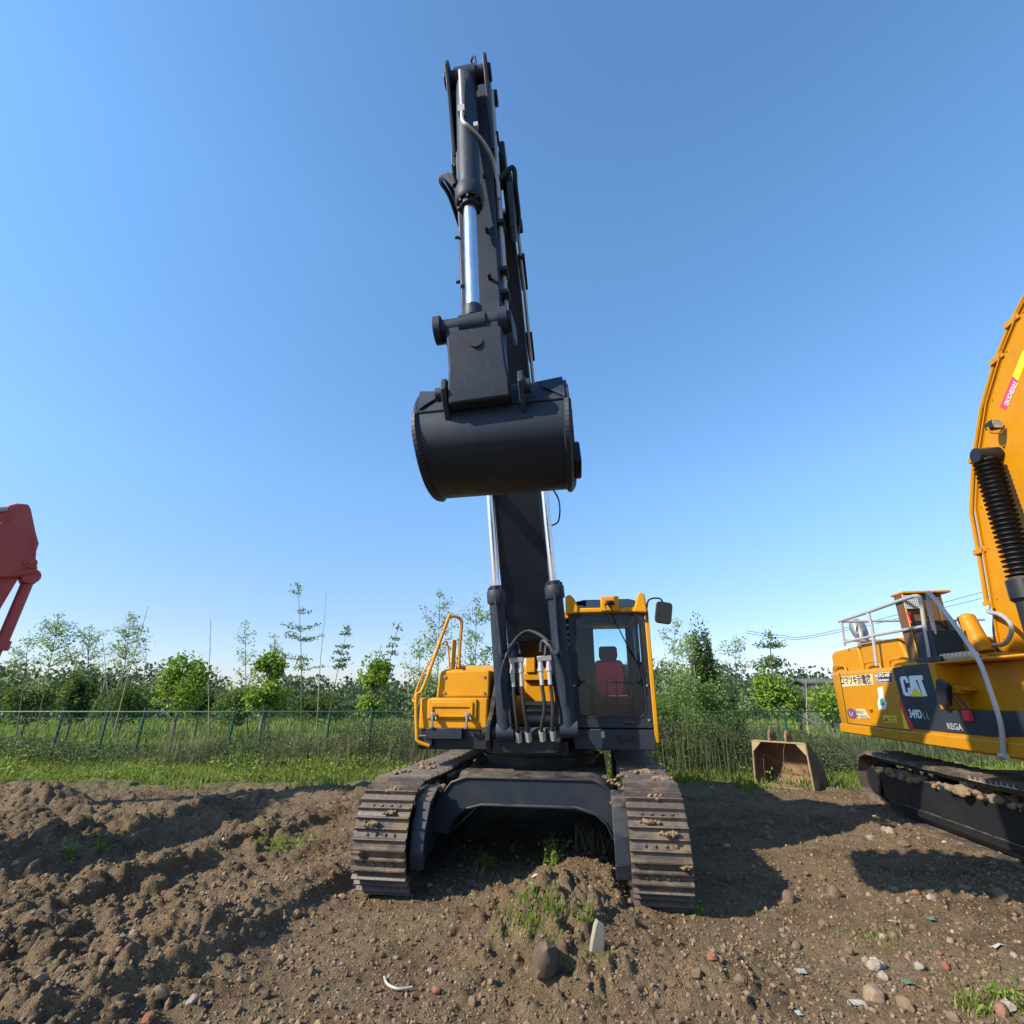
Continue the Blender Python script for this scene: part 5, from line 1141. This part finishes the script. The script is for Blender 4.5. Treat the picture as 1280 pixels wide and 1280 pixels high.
tag(blades('grass', X, Y, H, 'grass', .7, .008, seed=11), kind='stuff')
# tall grey-green weeds on and in front of the fence
n = 12000; X = RNG.uniform(-16, 17, n); Y = RNG.normal(14.6, .55, n); k = (vnoise(X*.6, Y*.4, 301) > -.25+.25*(X < -8)) & ((X < 1.5) | (X > 8) | (RNG.uniform(0, 1, n) < .3)); X, Y = X[k], Y[k]
H = np.clip(.55+.9*(vnoise(X*.5, Y*.3, 303)+.25), .25, 1.25)*RNG.uniform(.55, 1.1, len(X)); H *= np.where(X < -4.5, .55, .8)
tag(blades('weeds', X, Y, H, 'weed', .35, .007, seed=12), kind='stuff')
n = 5000; X = RNG.uniform(-12, 15, n); Y = RNG.normal(14.6, .7, n); k = (vnoise(X*.6, Y*.5, 401) > .0) & (X < 2); X, Y = X[k], Y[k]
tag(blades('dry_stalks', X, Y, RNG.uniform(.4, 1.1, len(X)), 'straw', .3, .004, seed=13), kind='stuff')
n = 2200; X = RNG.uniform(2.3, 8.5, n); Y = RNG.normal(13.6, .8, n); k = (X < 5.4) | (Y > 13.2); X, Y = X[k], Y[k]
tag(blades('weeds', X, Y, RNG.uniform(.5, 1.35, len(X))*(1.1-.09*(X-3)), 'weed', .4, .007, seed=14), kind='stuff')
n = 95000; X = RNG.uniform(-17, 18, n); Y = RNG.normal(14.9, .55, n); k = (vnoise(X*.5, Y*.5, 311) > -.3); X, Y = X[k], Y[k]
top_ = np.clip(.95+.9*vnoise(X*.45, Y*.3, 313)+.35*(X > 2.5)*(X < 6), .3, 1.5)*np.where(X < -4.5, .5, .85)
V, F = leaf_quads(np.stack([X, Y, ground_h(X, Y)+top_*RNG.uniform(0, 1, len(X))**.8], 1), .032, .45); tag(fastmesh('undergrowth', V, F, 'weed'), kind='stuff')
n = 80000; X = RNG.uniform(1.8, 7.8, n); Y = RNG.normal(13.9, .7, n); top_ = np.clip(1.25+.9*vnoise(X*.9, Y*.8, 317)-.16*(X-2.5), .25, 1.7)
V, F = leaf_quads(np.stack([X, Y, ground_h(X, Y)+top_*RNG.uniform(0, 1, n)**.8], 1), .023, .45); tag(fastmesh('undergrowth', V, F, 'weed'), kind='stuff')
# leafy cover low down
n = 30000; X = RNG.uniform(-16, 16, n); Y = RNG.normal(13.4, .9, n); k = (vnoise(X*.9, Y*.9, 501) > .02) & (Y > 11.4); X, Y = X[k], Y[k]
Z = ground_h(X, Y)+RNG.uniform(.02, .42, len(X))*np.clip(vnoise(X*1.1, Y*1.1, 503)+.65, .2, 1)
V, F = leaf_quads(np.stack([X, Y, Z], 1), .035, .6); tag(fastmesh('ground_cover', V, F, 'grass'), kind='stuff')
# field beyond the fence
n = 30000; X = RNG.uniform(-40, 40, n); Y = RNG.uniform(16, 36, n); tag(blades('field_grass', X, Y, RNG.uniform(.15, .5, n), 'grass', .6, .02, seed=15), kind='stuff')
# ------------------------------------------------------------------ fence
def fence(xa, xb, Y, label, posts, bright):
    e = empty('wire_fence', ((xa+xb)/2, Y, 0), 0, label, 'fence'); ox = e.location.x; top = 1.32
    m = MB()
    for k in range(8): z = .22+k*.155; m.tube([(xa-ox, 0, z), (xb-ox, 0, z+.0)], .010 if bright else .006, 4)
    m.tube([(xa-ox, 0, top), (xb-ox, 0, top)], .012, 5)
    x = xa
    while x < xb: m.tube([(x-ox, .004, .15), (x-ox, .004, top)], .0032, 3, cap=False); x += .11
    m.build('wire_mesh', 'fence', e)
    for x, ln in posts:
        m = MB(); m.tube([(x-ox, .03, -.1), (x-ox+ln, .03, top+.06)], .032, 8); m.tube([(x-ox+ln, .03, top+.05), (x-ox+ln*1.02, .03, top+.09)], .04, 8); m.build('post', 'fence', e)
    return e
YF = 14.6
xp = lambda px: at(px, 905, YF).x
fence(-19, xp(292), YF, 'green wire fence with bright horizontal wires in front of the left field', [(xp(72), .06), (xp(130), .02), (xp(175), .05), (xp(288), .05), (xp(-30), .05)], True)
fence(xp(292)+.05, 16, YF+.1, 'overgrown mesh fence behind the machines, almost hidden in weeds', [(xp(408), .02), (xp(324), .02), (xp(462), 0), (xp(520), .0), (xp(860), 0), (xp(985), .0), (xp(1090), .0)], False)
# hut, cables, guy line
hx = at(1003, 880, 29); H_ = MB(); H_.box(-.8, .75, -.8, .8, 0, 2.25); e = empty('hut', (hx.x, 27, 0), R(-8), 'dark hut with a low pitched roof among the trees by the yellow machine', 'hut')
H_.build('wall', 'hut', e); m = MB(); m.prism([(-.85, 2.22), (-.85, 2.3), (0, 2.5), (.85, 2.3), (.85, 2.22), (0, 2.4)], -1.1, 1.05); m.build('roof', 'hutroof', e); m = MB(); m.box(-.2, .4, -.83, -.79, 0, 1.8); m.build('door', 'hutroof', e)
for k, (a, b, c) in enumerate((((975, 794), (1040, 789), (1330, 712)), ((975, 797), (1040, 792), (1330, 722)))):
    m = MB(); P = [at(x, y, 48-k) for x, y in (a, b, c)]; m.tube(bez([P[0]+Vector((-3, 0, .4)), *P, P[2]+Vector((6, 0, 2))], 6), .022, 5); o = m.build('overhead_cable', 'black'); tag(o, ('upper' if k == 0 else 'lower')+' thin overhead cable in the sky beyond the yellow machine', 'cable')
m = MB(); m.tube(bez([at(905, 922, 13.2), at(945, 900, 14), at(972, 884, 14.4), at(985, 884, 14.2), at(1020, 908, 13), at(1062, 936, 11.6), at(1074, 944, 11.2)], 5), .014, 6); tag(m.build('guy_line', 'rubber'), 'dark line running down from the tree to the tracks of the yellow machine', 'cable')
# ------------------------------------------------------------------ debris and stones
def gpt(px, py, it=6):
    d = ray(px, py); k0 = (.75-CH)/d.z; k1 = (-.25-CH)/d.z; ks = np.linspace(k0, k1, 400); gh = ground_h(d.x*ks, d.y*ks); i = int(np.argmax(CH+d.z*ks <= gh)); k = ks[i]
    return Vector((d.x*k, d.y*k, float(gh[i])))
def stone(px, py, size, mat, label, name='stone', cat='stone', seed=0, sq=(1, .8, .7), group=None, rot=None, angular=False, lift=.25):
    import bmesh
    rr = random.Random(seed); bm = bmesh.new(); bmesh.ops.create_icosphere(bm, subdivisions=1 if angular else 3, radius=1)
    if angular:
        bmesh.ops.subdivide_edges(bm, edges=bm.edges[:], cuts=2, use_grid_fill=True)
    pl = [(Vector((rr.gauss(0, 1), rr.gauss(0, 1), rr.gauss(0, 1))).normalized(), rr.uniform(.55, .85)) for _ in range(9)]
    for v in bm.verts:
        p = v.co.copy()
        for n_, d_ in pl:
            e = p.dot(n_)-d_
            if e > 0: p -= n_*e
        k = 1+.06*math.sin(p.x*7+seed)*math.cos(p.y*9)+.04*math.sin(p.z*13); p *= k; v.co = Vector((p.x*sq[0], p.y*sq[1], p.z*sq[2]))*size
    me = bpy.data.meshes.new(name); bm.to_mesh(me); bm.free(); me.materials.append(M[mat]); me.polygons.foreach_set('use_smooth', [True]*len(me.polygons)); me.set_sharp_from_angle(angle=R(28))
    o = bpy.data.objects.new(name, me); COL.objects.link(o); g = gpt(px, py); o.location = g+Vector((0, 0, size*sq[2]*lift)); o.rotation_euler = rot or (rr.uniform(-.4, .4), rr.uniform(-.4, .4), rr.uniform(0, 6)); return tag(o, label, cat, group)
stone(681, 1212, .125, 'darkclod', 'large dark brown rock in front of the grassy mound', 'rock', 'rock', 1, (1.05, .9, 1.0), lift=.35, angular=True)
m = MB(); m.loft([[(-.075, -.03, -.08), (.065, -.04, -.08), (.075, .03, -.08), (-.065, .045, -.08)], [(-.08, -.03, .03), (.06, -.04, .03), (.068, .035, .04), (-.07, .045, .03)], [(-.07, -.03, .16), (.05, -.035, .14), (.055, .03, .15), (-.065, .04, .17)], [(-.055, -.025, .225), (.025, -.03, .20), (.03, .02, .19), (-.05, .03, .23)]])
o = m.build('concrete_chunk', 'concrete', None, bevel=.012, seg=3); o.location = gpt(747, 1184)+Vector((0, 0, .01)); o.scale = (.66, .66, .66); o.rotation_euler = (.1, .2, .3); tag(o, 'pale concrete chunk standing tilted beside the grassy mound', 'rubble')
for i, (px, py, s_, mt, lb, nm, ct, ang) in enumerate([
    (545, 1242, .06, 'brick', 'orange-red brick piece beside the curved white strip', 'brick_fragment', 'brick', True), (606, 1232, .045, 'brick', 'small pinkish brick lump right of the orange-red brick piece', 'brick_fragment', 'brick', True),
    (890, 1199, .06, 'brick', 'red brick lump on top of the small mound right of the tracks', 'brick_fragment', 'brick', True), (872, 1220, .075, 'rock', 'upright pinkish stone on the small mound right of the tracks', 'stone', 'stone', True),
    (925, 1228, .075, 'rock', 'upright brown stone right of the pinkish one', 'stone', 'stone', True), (1008, 1094, .06, 'rock', 'pale square block at the edge of the shadow', 'concrete_chunk', 'rubble', True),
    (1090, 1050, .10, 'concrete', 'grey round stone in the shadow before the yellow machine', 'stone', 'stone', False), (1130, 1058, .12, 'rock', 'flat stone slab in the shadow by the yellow machine', 'stone', 'stone', True),
    (1150, 1212, .06, 'concrete', 'long pale stone right of the green scrap', 'stone', 'stone', False), (1105, 1224, .07, 'concrete', 'flat cream stone slab left of the green scrap', 'stone', 'stone', True), (1118, 1240, .03, 'concrete', 'small white pebble under the cream slab', 'stone', 'stone', False),
    (1268, 1196, .045, 'concrete', 'white lump of rubble at the right edge', 'concrete_chunk', 'rubble', True), (1182, 1208, .05, 'brick', 'dark red brick lump right of the long pale stone', 'brick_fragment', 'brick', True), (1175, 1194, .04, 'brick', 'small red brick lump near the right side', 'brick_fragment', 'brick', True),
    (1165, 1125, .07, 'concrete', 'grey-green stone on the rubble before the yellow machine', 'stone', 'stone', True), (1205, 1115, .11, 'rock', 'large brown lump on the rubble bank at the right', 'rock', 'rock', True), (1250, 1122, .12, 'rock', 'large brown lump at the right edge below the yellow machine', 'rock', 'rock', True),
    (1145, 1118, .06, 'brick', 'reddish lump on the rubble bank left of the large brown lump', 'brick_fragment', 'brick', True), (240, 1252, .055, 'concrete', 'pale earthy stone at the lower left', 'stone', 'stone', False), (200, 1246, .09, 'rock', 'dark lump beside the pale earthy stone at lower left', 'rock', 'rock', True),
    (185, 1275, .06, 'brick', 'reddish stone cut by the bottom edge at lower left', 'brick_fragment', 'brick', True), (130, 1205, .06, 'rock', 'rounded lump halfway down the left side', 'rock', 'rock', False), (279, 1050, .03, 'plastic', 'small white stone on the dirt left of the tracks', 'stone', 'stone', False),
    (311, 987, .10, 'rock', 'brown boulder at the grass edge on the left', 'rock', 'rock', False), (537, 1108, .06, 'concrete', 'grey stone in the shade between the tracks', 'stone', 'stone', False), (665, 1108, .05, 'concrete', 'whitish stone at the back of the grassy mound', 'stone', 'stone', True),
    (370, 1092, .05, 'rock', 'reddish lump on the rut edge left of the tracks', 'rock', 'rock', True), (1262, 1262, .08, 'concrete', 'grey lump in the bottom right corner', 'rock', 'rock', True), (985, 1180, .05, 'rock', 'small brown stone in the open dirt at the right', 'stone', 'stone', False)]):
    stone(px, py, s_*.68, mt, lb, nm, ct, 50+i, (1, .8, .75), angular=ang)
def scrap(px, py, w, d, mat, label, seed):
    rr = np.random.default_rng(seed); n = 14; w *= .75; d *= .75; g = gpt(px, py); xs = np.linspace(-w, w, n); yy = np.linspace(-d, d, n); GXX, GYY = np.meshgrid(xs, yy)
    rad = 1+.35*vnoise(GXX*9/w*.4+seed, GYY*5/w*.4, seed); Xq, Yq = GXX*rad, GYY*rad; Z = ground_h(Xq+g.x, Yq+g.y)*.3-g.z*.3+.012+.022*(fbm(Xq*14+seed, Yq*14, 3, seed)+.2)*w/.08
    V = np.stack([Xq, Yq, Z], -1).reshape(-1, 3); I = np.arange(n*n).reshape(n, n); F = np.stack([I[:-1, :-1], I[:-1, 1:], I[1:, 1:], I[1:, :-1]], -1).reshape(-1, 4)
    o = fastmesh('plastic_scrap', V, F, mat, smooth=True); o.location = g; so_ = o.modifiers.new('thick', 'SOLIDIFY'); so_.thickness = .003; return tag(o, label, 'litter')
scrap(1073, 1257, .055, .035, 'plastic', 'crumpled white plastic sheet near the bottom right', 1); scrap(1002, 1216, .04, .04, 'galv', 'crumpled grey plastic film left of the cream slab', 2)
scrap(1136, 1230, .045, .035, 'greenscrap', 'torn green plastic piece right of the cream slab', 3); scrap(999, 1270, .022, .03, 'bluescrap', 'pale blue scrap by the bottom edge', 4); scrap(1165, 1152, .035, .03, 'greenscrap', 'dull green plastic piece below the rubble bank', 5)
scrap(1116, 1153, .04, .02, 'plastic', 'small torn white scrap left of the dull green piece', 6); scrap(1250, 1184, .06, .02, 'plastic', 'long torn white strip at the right edge', 7); scrap(670, 1095, .06, .03, 'plastic', 'pale scrap lying behind the grassy mound', 8)
scrap(152, 1172, .03, .02, 'greenscrap', 'tiny teal scrap in the dirt at left', 9)
g = gpt(497, 1238); m = MB(); q = [gpt(480, 1226), gpt(484, 1235), gpt(497, 1241), gpt(515, 1240)]; m.tube(bez([p+Vector((0, 0, .02))-g for p in q], 5), .008, 6); o = m.build('plastic_strip', 'plastic'); o.location = g; tag(o, 'thin curved white plastic strip on the dirt, lower left of centre', 'litter')
# scattered clods and pebbles over the whole yard: uncountable
def pebbles(name, n, mat, lo, hi, seed, xr=(-9, 9), yr=(2.6, 12), leftbias=0, sub=1, smooth=False, jit=.28, xlim=None):
    import bmesh
    bm = bmesh.new(); bmesh.ops.create_icosphere(bm, subdivisions=sub, radius=1); B = np.array([v.co[:] for v in bm.verts]); BF = np.array([[v.index for v in f.verts] for f in bm.faces]); bm.free()
    rg = np.random.default_rng(seed); Y = yr[0]*(yr[1]/yr[0])**rg.uniform(0, 1, n); X = rg.uniform(-1, 1, n)*(1.5+1.05*Y)
    if leftbias: k = (X < -1.2) | (rg.uniform(0, 1, n) > leftbias); X, Y = X[k], Y[k]; n = len(X)
    k = Y < 11.4; X, Y = X[k], Y[k]; n = len(X)
    if xlim: k = (X > xlim+.6*vnoise(X*1.3, Y*1.3, 71)) & (vnoise(X*.9, Y*.9, 72) > -.12); X, Y = X[k], Y[k]; n = len(X)
    S = lo*(hi/lo)**(rg.uniform(0, 1, n)**2.8); Z = ground_h(X, Y)
    D = B[None]*S[:, None, None]*rg.uniform(.55, 1.1, (n, 1, 3))*(1+rg.uniform(-jit, jit, (n, len(B), 1)))
    a = rg.uniform(0, 2*PI, n); c, s_ = np.cos(a)[:, None], np.sin(a)[:, None]; Vx = D[..., 0]*c-D[..., 1]*s_; Vy = D[..., 0]*s_+D[..., 1]*c
    V = np.stack([Vx+X[:, None], Vy+Y[:, None], D[..., 2]+(Z+S*.25)[:, None]], -1).reshape(-1, 3)
    F = (BF[None]+(np.arange(n)*len(B))[:, None, None]).reshape(-1, 3); return tag(fastmesh(name, V, F, mat, smooth=smooth), kind='stuff')
def pebmat(name, stops):
    m, nt, b, o = newmat(name); g = nt.nodes.new('ShaderNodeNewGeometry'); c = ramp(nt, g.outputs['Random Per Island'], stops); nt.nodes[-1].color_ramp.interpolation = 'CONSTANT' if False else 'LINEAR'
    P = coord(nt); n_ = noise(nt, 40, 4, .6, P); nt.links.new(mix(nt, ramp(nt, n_, [(.3, 0.0), (.8, .6)]), c, (.13, .085, .048)), b.inputs['Base Color']); b.inputs['Roughness'].default_value = .95; bump(nt, b, n_, .6, .01); M[name] = m
pebmat('clods_mix', [(0, (.09, .058, .032)), (.4, (.15, .10, .055)), (.75, (.215, .148, .085)), (1, (.28, .20, .12))])
pebmat('pebbles_mix', [(0, (.17, .12, .07)), (.6, (.25, .19, .12)), (.9, (.34, .30, .24)), (.94, (.45, .42, .37)), (.955, (.26, .10, .055)), (1, (.30, .12, .07))])
pebmat('rubble_mix', [(0, (.10, .066, .038)), (.45, (.19, .13, .08)), (.62, (.27, .12, .07)), (.8, (.24, .19, .13)), (.95, (.34, .30, .24)), (1, (.40, .37, .31))])
pebbles('soil_clods', 15000, 'clods_mix', .004, .038, 61, leftbias=.65, sub=2, jit=.13); pebbles('soil_crumbs', 100000, 'clods_mix', .003, .02, 63, sub=1); pebbles('rubble', 2600, 'rubble_mix', .014, .07, 64, sub=2, jit=.1, xlim=2.2); pebbles('pebbles', 11000, 'pebbles_mix', .003, .016, 62)
# ------------------------------------------------------------------ small weeds in the dirt
def weed(px, py, n, h, w, label, seed, mat='grass', name='weed', leafy=0, cat='weed'):
    rg = np.random.default_rng(seed); g = gpt(px, py); X = rg.normal(0, w, n); Y = rg.normal(0, w*.9, n); H = rg.uniform(.4, 1, n)*h
    o = blades(name, X+g.x, Y+g.y, H, mat, .8, .004, seed=seed)
    if leafy:
        st_ = np.array([v.co[:] for v in o.data.vertices]).reshape(-1, 6, 3); C = []
        for k in range(leafy): q = st_[rg.integers(0, n)]; t = rg.uniform(.1, 1); C.append(q[0]*(1-t)+q[4]*t+rg.normal(0, .018, 3))
        V, F = leaf_quads(np.array(C), .02, .5); V2 = np.concatenate([st_.reshape(-1, 3), V]); F0 = np.array([list(p.vertices) for p in o.data.polygons]); F2_ = np.concatenate([F0, F+len(st_)*6]); bpy.data.objects.remove(o)
        o = fastmesh(name, V2, F2_, mat)
    c = Vector((g.x, g.y, g.z)); o.data.transform(Matrix.Translation(-c)); o.location = c; return tag(o, label, cat)
weed(692, 1082, 26, .30, .045, 'leafy upright weed growing under the arched frame', 1, leafy=220); weed(672, 1135, 330, .12, .13, 'grass tuft covering the mound before the machine', 2, name='grass_tuft', cat='grass tuft')
weed(690, 1160, 150, .07, .10, 'short grass on the near side of the mound', 3, name='grass_tuft', cat='grass tuft'); weed(740, 1066, 60, .34, .09, 'dry pale stalks beside the inner face of the right track', 4, 'straw', name='dry_stalks', cat='dry stalks')
weed(355, 1052, 160, .11, .14, 'bright grass tuft on the bare dirt at left', 5, name='grass_tuft', leafy=260, cat='grass tuft'); weed(84, 1068, 20, .16, .03, 'tiny leafy sprout on the left ridge', 6, leafy=60); weed(125, 1062, 30, .10, .05, 'low pale sprout right of the tiny leafy one', 7, leafy=60)
weed(872, 1142, 30, .12, .03, 'small bright sprout at the foot of the right track', 8, leafy=50); weed(1262, 1252, 120, .10, .12, 'green weed patch in the bottom right corner', 9, leafy=160); weed(1100, 1172, 160, .06, .12, 'thin grass patch left of the dull green scrap', 10, name='grass_tuft', cat='grass tuft')
weed(735, 1150, 40, .10, .04, 'small green shoots behind the concrete chunk', 11, leafy=60); weed(605, 1085, 40, .16, .06, 'dim weed in the shade under the machine', 12, leafy=70); weed(1215, 1262, 60, .10, .05, 'thin green blades near the bottom right corner', 13)
weed(745, 1205, 60, .05, .06, 'few green blades right of the large rock', 14)
# ------------------------------------------------------------------ separate pieces become objects of their own
def islands(me):
    n = len(me.vertices); par = list(range(n))
    def find(i):
        while par[i] != i: par[i] = par[par[i]]; i = par[i]
        return i
    for e in me.edges:
        a, b = find(e.vertices[0]), find(e.vertices[1])
        if a != b: par[a] = b
    g = {}
    for i in range(n): g.setdefault(find(i), []).append(i)
    return list(g.values())
def autosplit(o, tol=.012):
    me = o.data; isl = islands(me)
    if len(isl) < 2: return
    co = np.array([v.co[:] for v in me.vertices]); bb = [(co[i].min(0)-tol, co[i].max(0)+tol) for i in isl]; k = len(isl); lab = list(range(k))
    def f(i):
        while lab[i] != i: lab[i] = lab[lab[i]]; i = lab[i]
        return i
    for i in range(k):
        for j in range(i+1, k):
            if (bb[i][0] <= bb[j][1]).all() and (bb[j][0] <= bb[i][1]).all(): lab[f(i)] = f(j)
    gr = {}
    for i in range(k): gr.setdefault(f(i), []).extend(isl[i])
    if len(gr) < 2: return
    import bmesh
    sets = sorted(gr.values(), key=lambda q: -len(q)); newm = []
    for q in sets:
        bm = bmesh.new(); bm.from_mesh(me); bm.verts.ensure_lookup_table(); keep = set(q)
        bmesh.ops.delete(bm, geom=[v for v in bm.verts if v.index not in keep], context='VERTS'); m2 = bpy.data.meshes.new(me.name); bm.to_mesh(m2); bm.free()
        for mt in me.materials: m2.materials.append(mt)
        newm.append(m2)
    for m2 in newm[1:]:
        c = o.copy(); c.data = m2; COL.objects.link(c); c.parent = o.parent
        for md in list(c.modifiers): pass
    o.data = newm[0]
skip = {'crown', 'trunk', 'wire_mesh', 'track', 'chain_link', 'lettering', 'model_number', 'mud_clump'}
for o in list(COL.objects):
    r_ = o
    while r_.parent: r_ = r_.parent
    if o.type == 'MESH' and r_ in (X1, X2, X3, B3) and o.name.split('.')[0] not in skip and len(o.data.vertices) < 6000: autosplit(o)
# ================================================================== LIGHT, SKY, CAMERA
SUND = Vector((-1.25, -.60, 1.0)).normalized()      # direction towards the sun
w = bpy.data.worlds.new('World'); SC.world = w; w.use_nodes = True; nt = w.node_tree
bg = nt.nodes['Background']; sky = nt.nodes.new('ShaderNodeTexSky'); sky.sky_type = 'NISHITA'; sky.sun_disc = False
sky.sun_elevation = math.asin(SUND.z); sky.sun_rotation = math.atan2(SUND.x, SUND.y)
sky.air_density = 1.0; sky.dust_density = .35; sky.ozone_density = 3.0
tcs = nt.nodes.new('ShaderNodeTexCoord'); ssp = nt.nodes.new('ShaderNodeSeparateXYZ'); nt.links.new(tcs.outputs['Generated'], ssp.inputs[0])
rc_ = ramp(nt, ssp.outputs[2], [(0, (.42, .42, .53)), (.12, (.45, .465, .57)), (.36, (.56, .69, .75)), (.72, (.60, .82, .88)), (1, (.54, .71, .79))])
tn = mix(nt, 1.0, sky.outputs[0], rc_); nt.nodes[-1].blend_type = 'MULTIPLY'
vs_ = nt.nodes.new('ShaderNodeVectorMath'); vs_.operation = 'SCALE'; nt.links.new(tn, vs_.inputs[0]); vs_.inputs['Scale'].default_value = 1.62; tn = vs_.outputs[0]
nt.links.new(tn, bg.inputs[0]); bg.inputs[1].default_value = .125
sl = bpy.data.lights.new('sun', 'SUN'); sl.energy = 4.5; sl.angle = R(.53); sl.color = (1, .91, .78)
so = bpy.data.objects.new('sun', sl); COL.objects.link(so); so.rotation_euler = (-SUND).to_track_quat('-Z', 'Y').to_euler(); so.location = SUND*60
cd = bpy.data.cameras.new('camera'); cd.sensor_width = 36; cd.lens = 18; cd.clip_start = .05; cd.clip_end = 2000
co = bpy.data.objects.new('camera', cd); COL.objects.link(co); co.location = (0, 0, CH); co.rotation_euler = (PI/2+PITCH, 0, 0)
SC.camera = co
SC.view_settings.view_transform = 'Standard'; SC.view_settings.look = 'None'; SC.view_settings.gamma = 1
SC.view_settings.exposure = .8
SC.cycles.use_adaptive_sampling = True; SC.cycles.max_bounces = 6; SC.cycles.transparent_max_bounces = 12
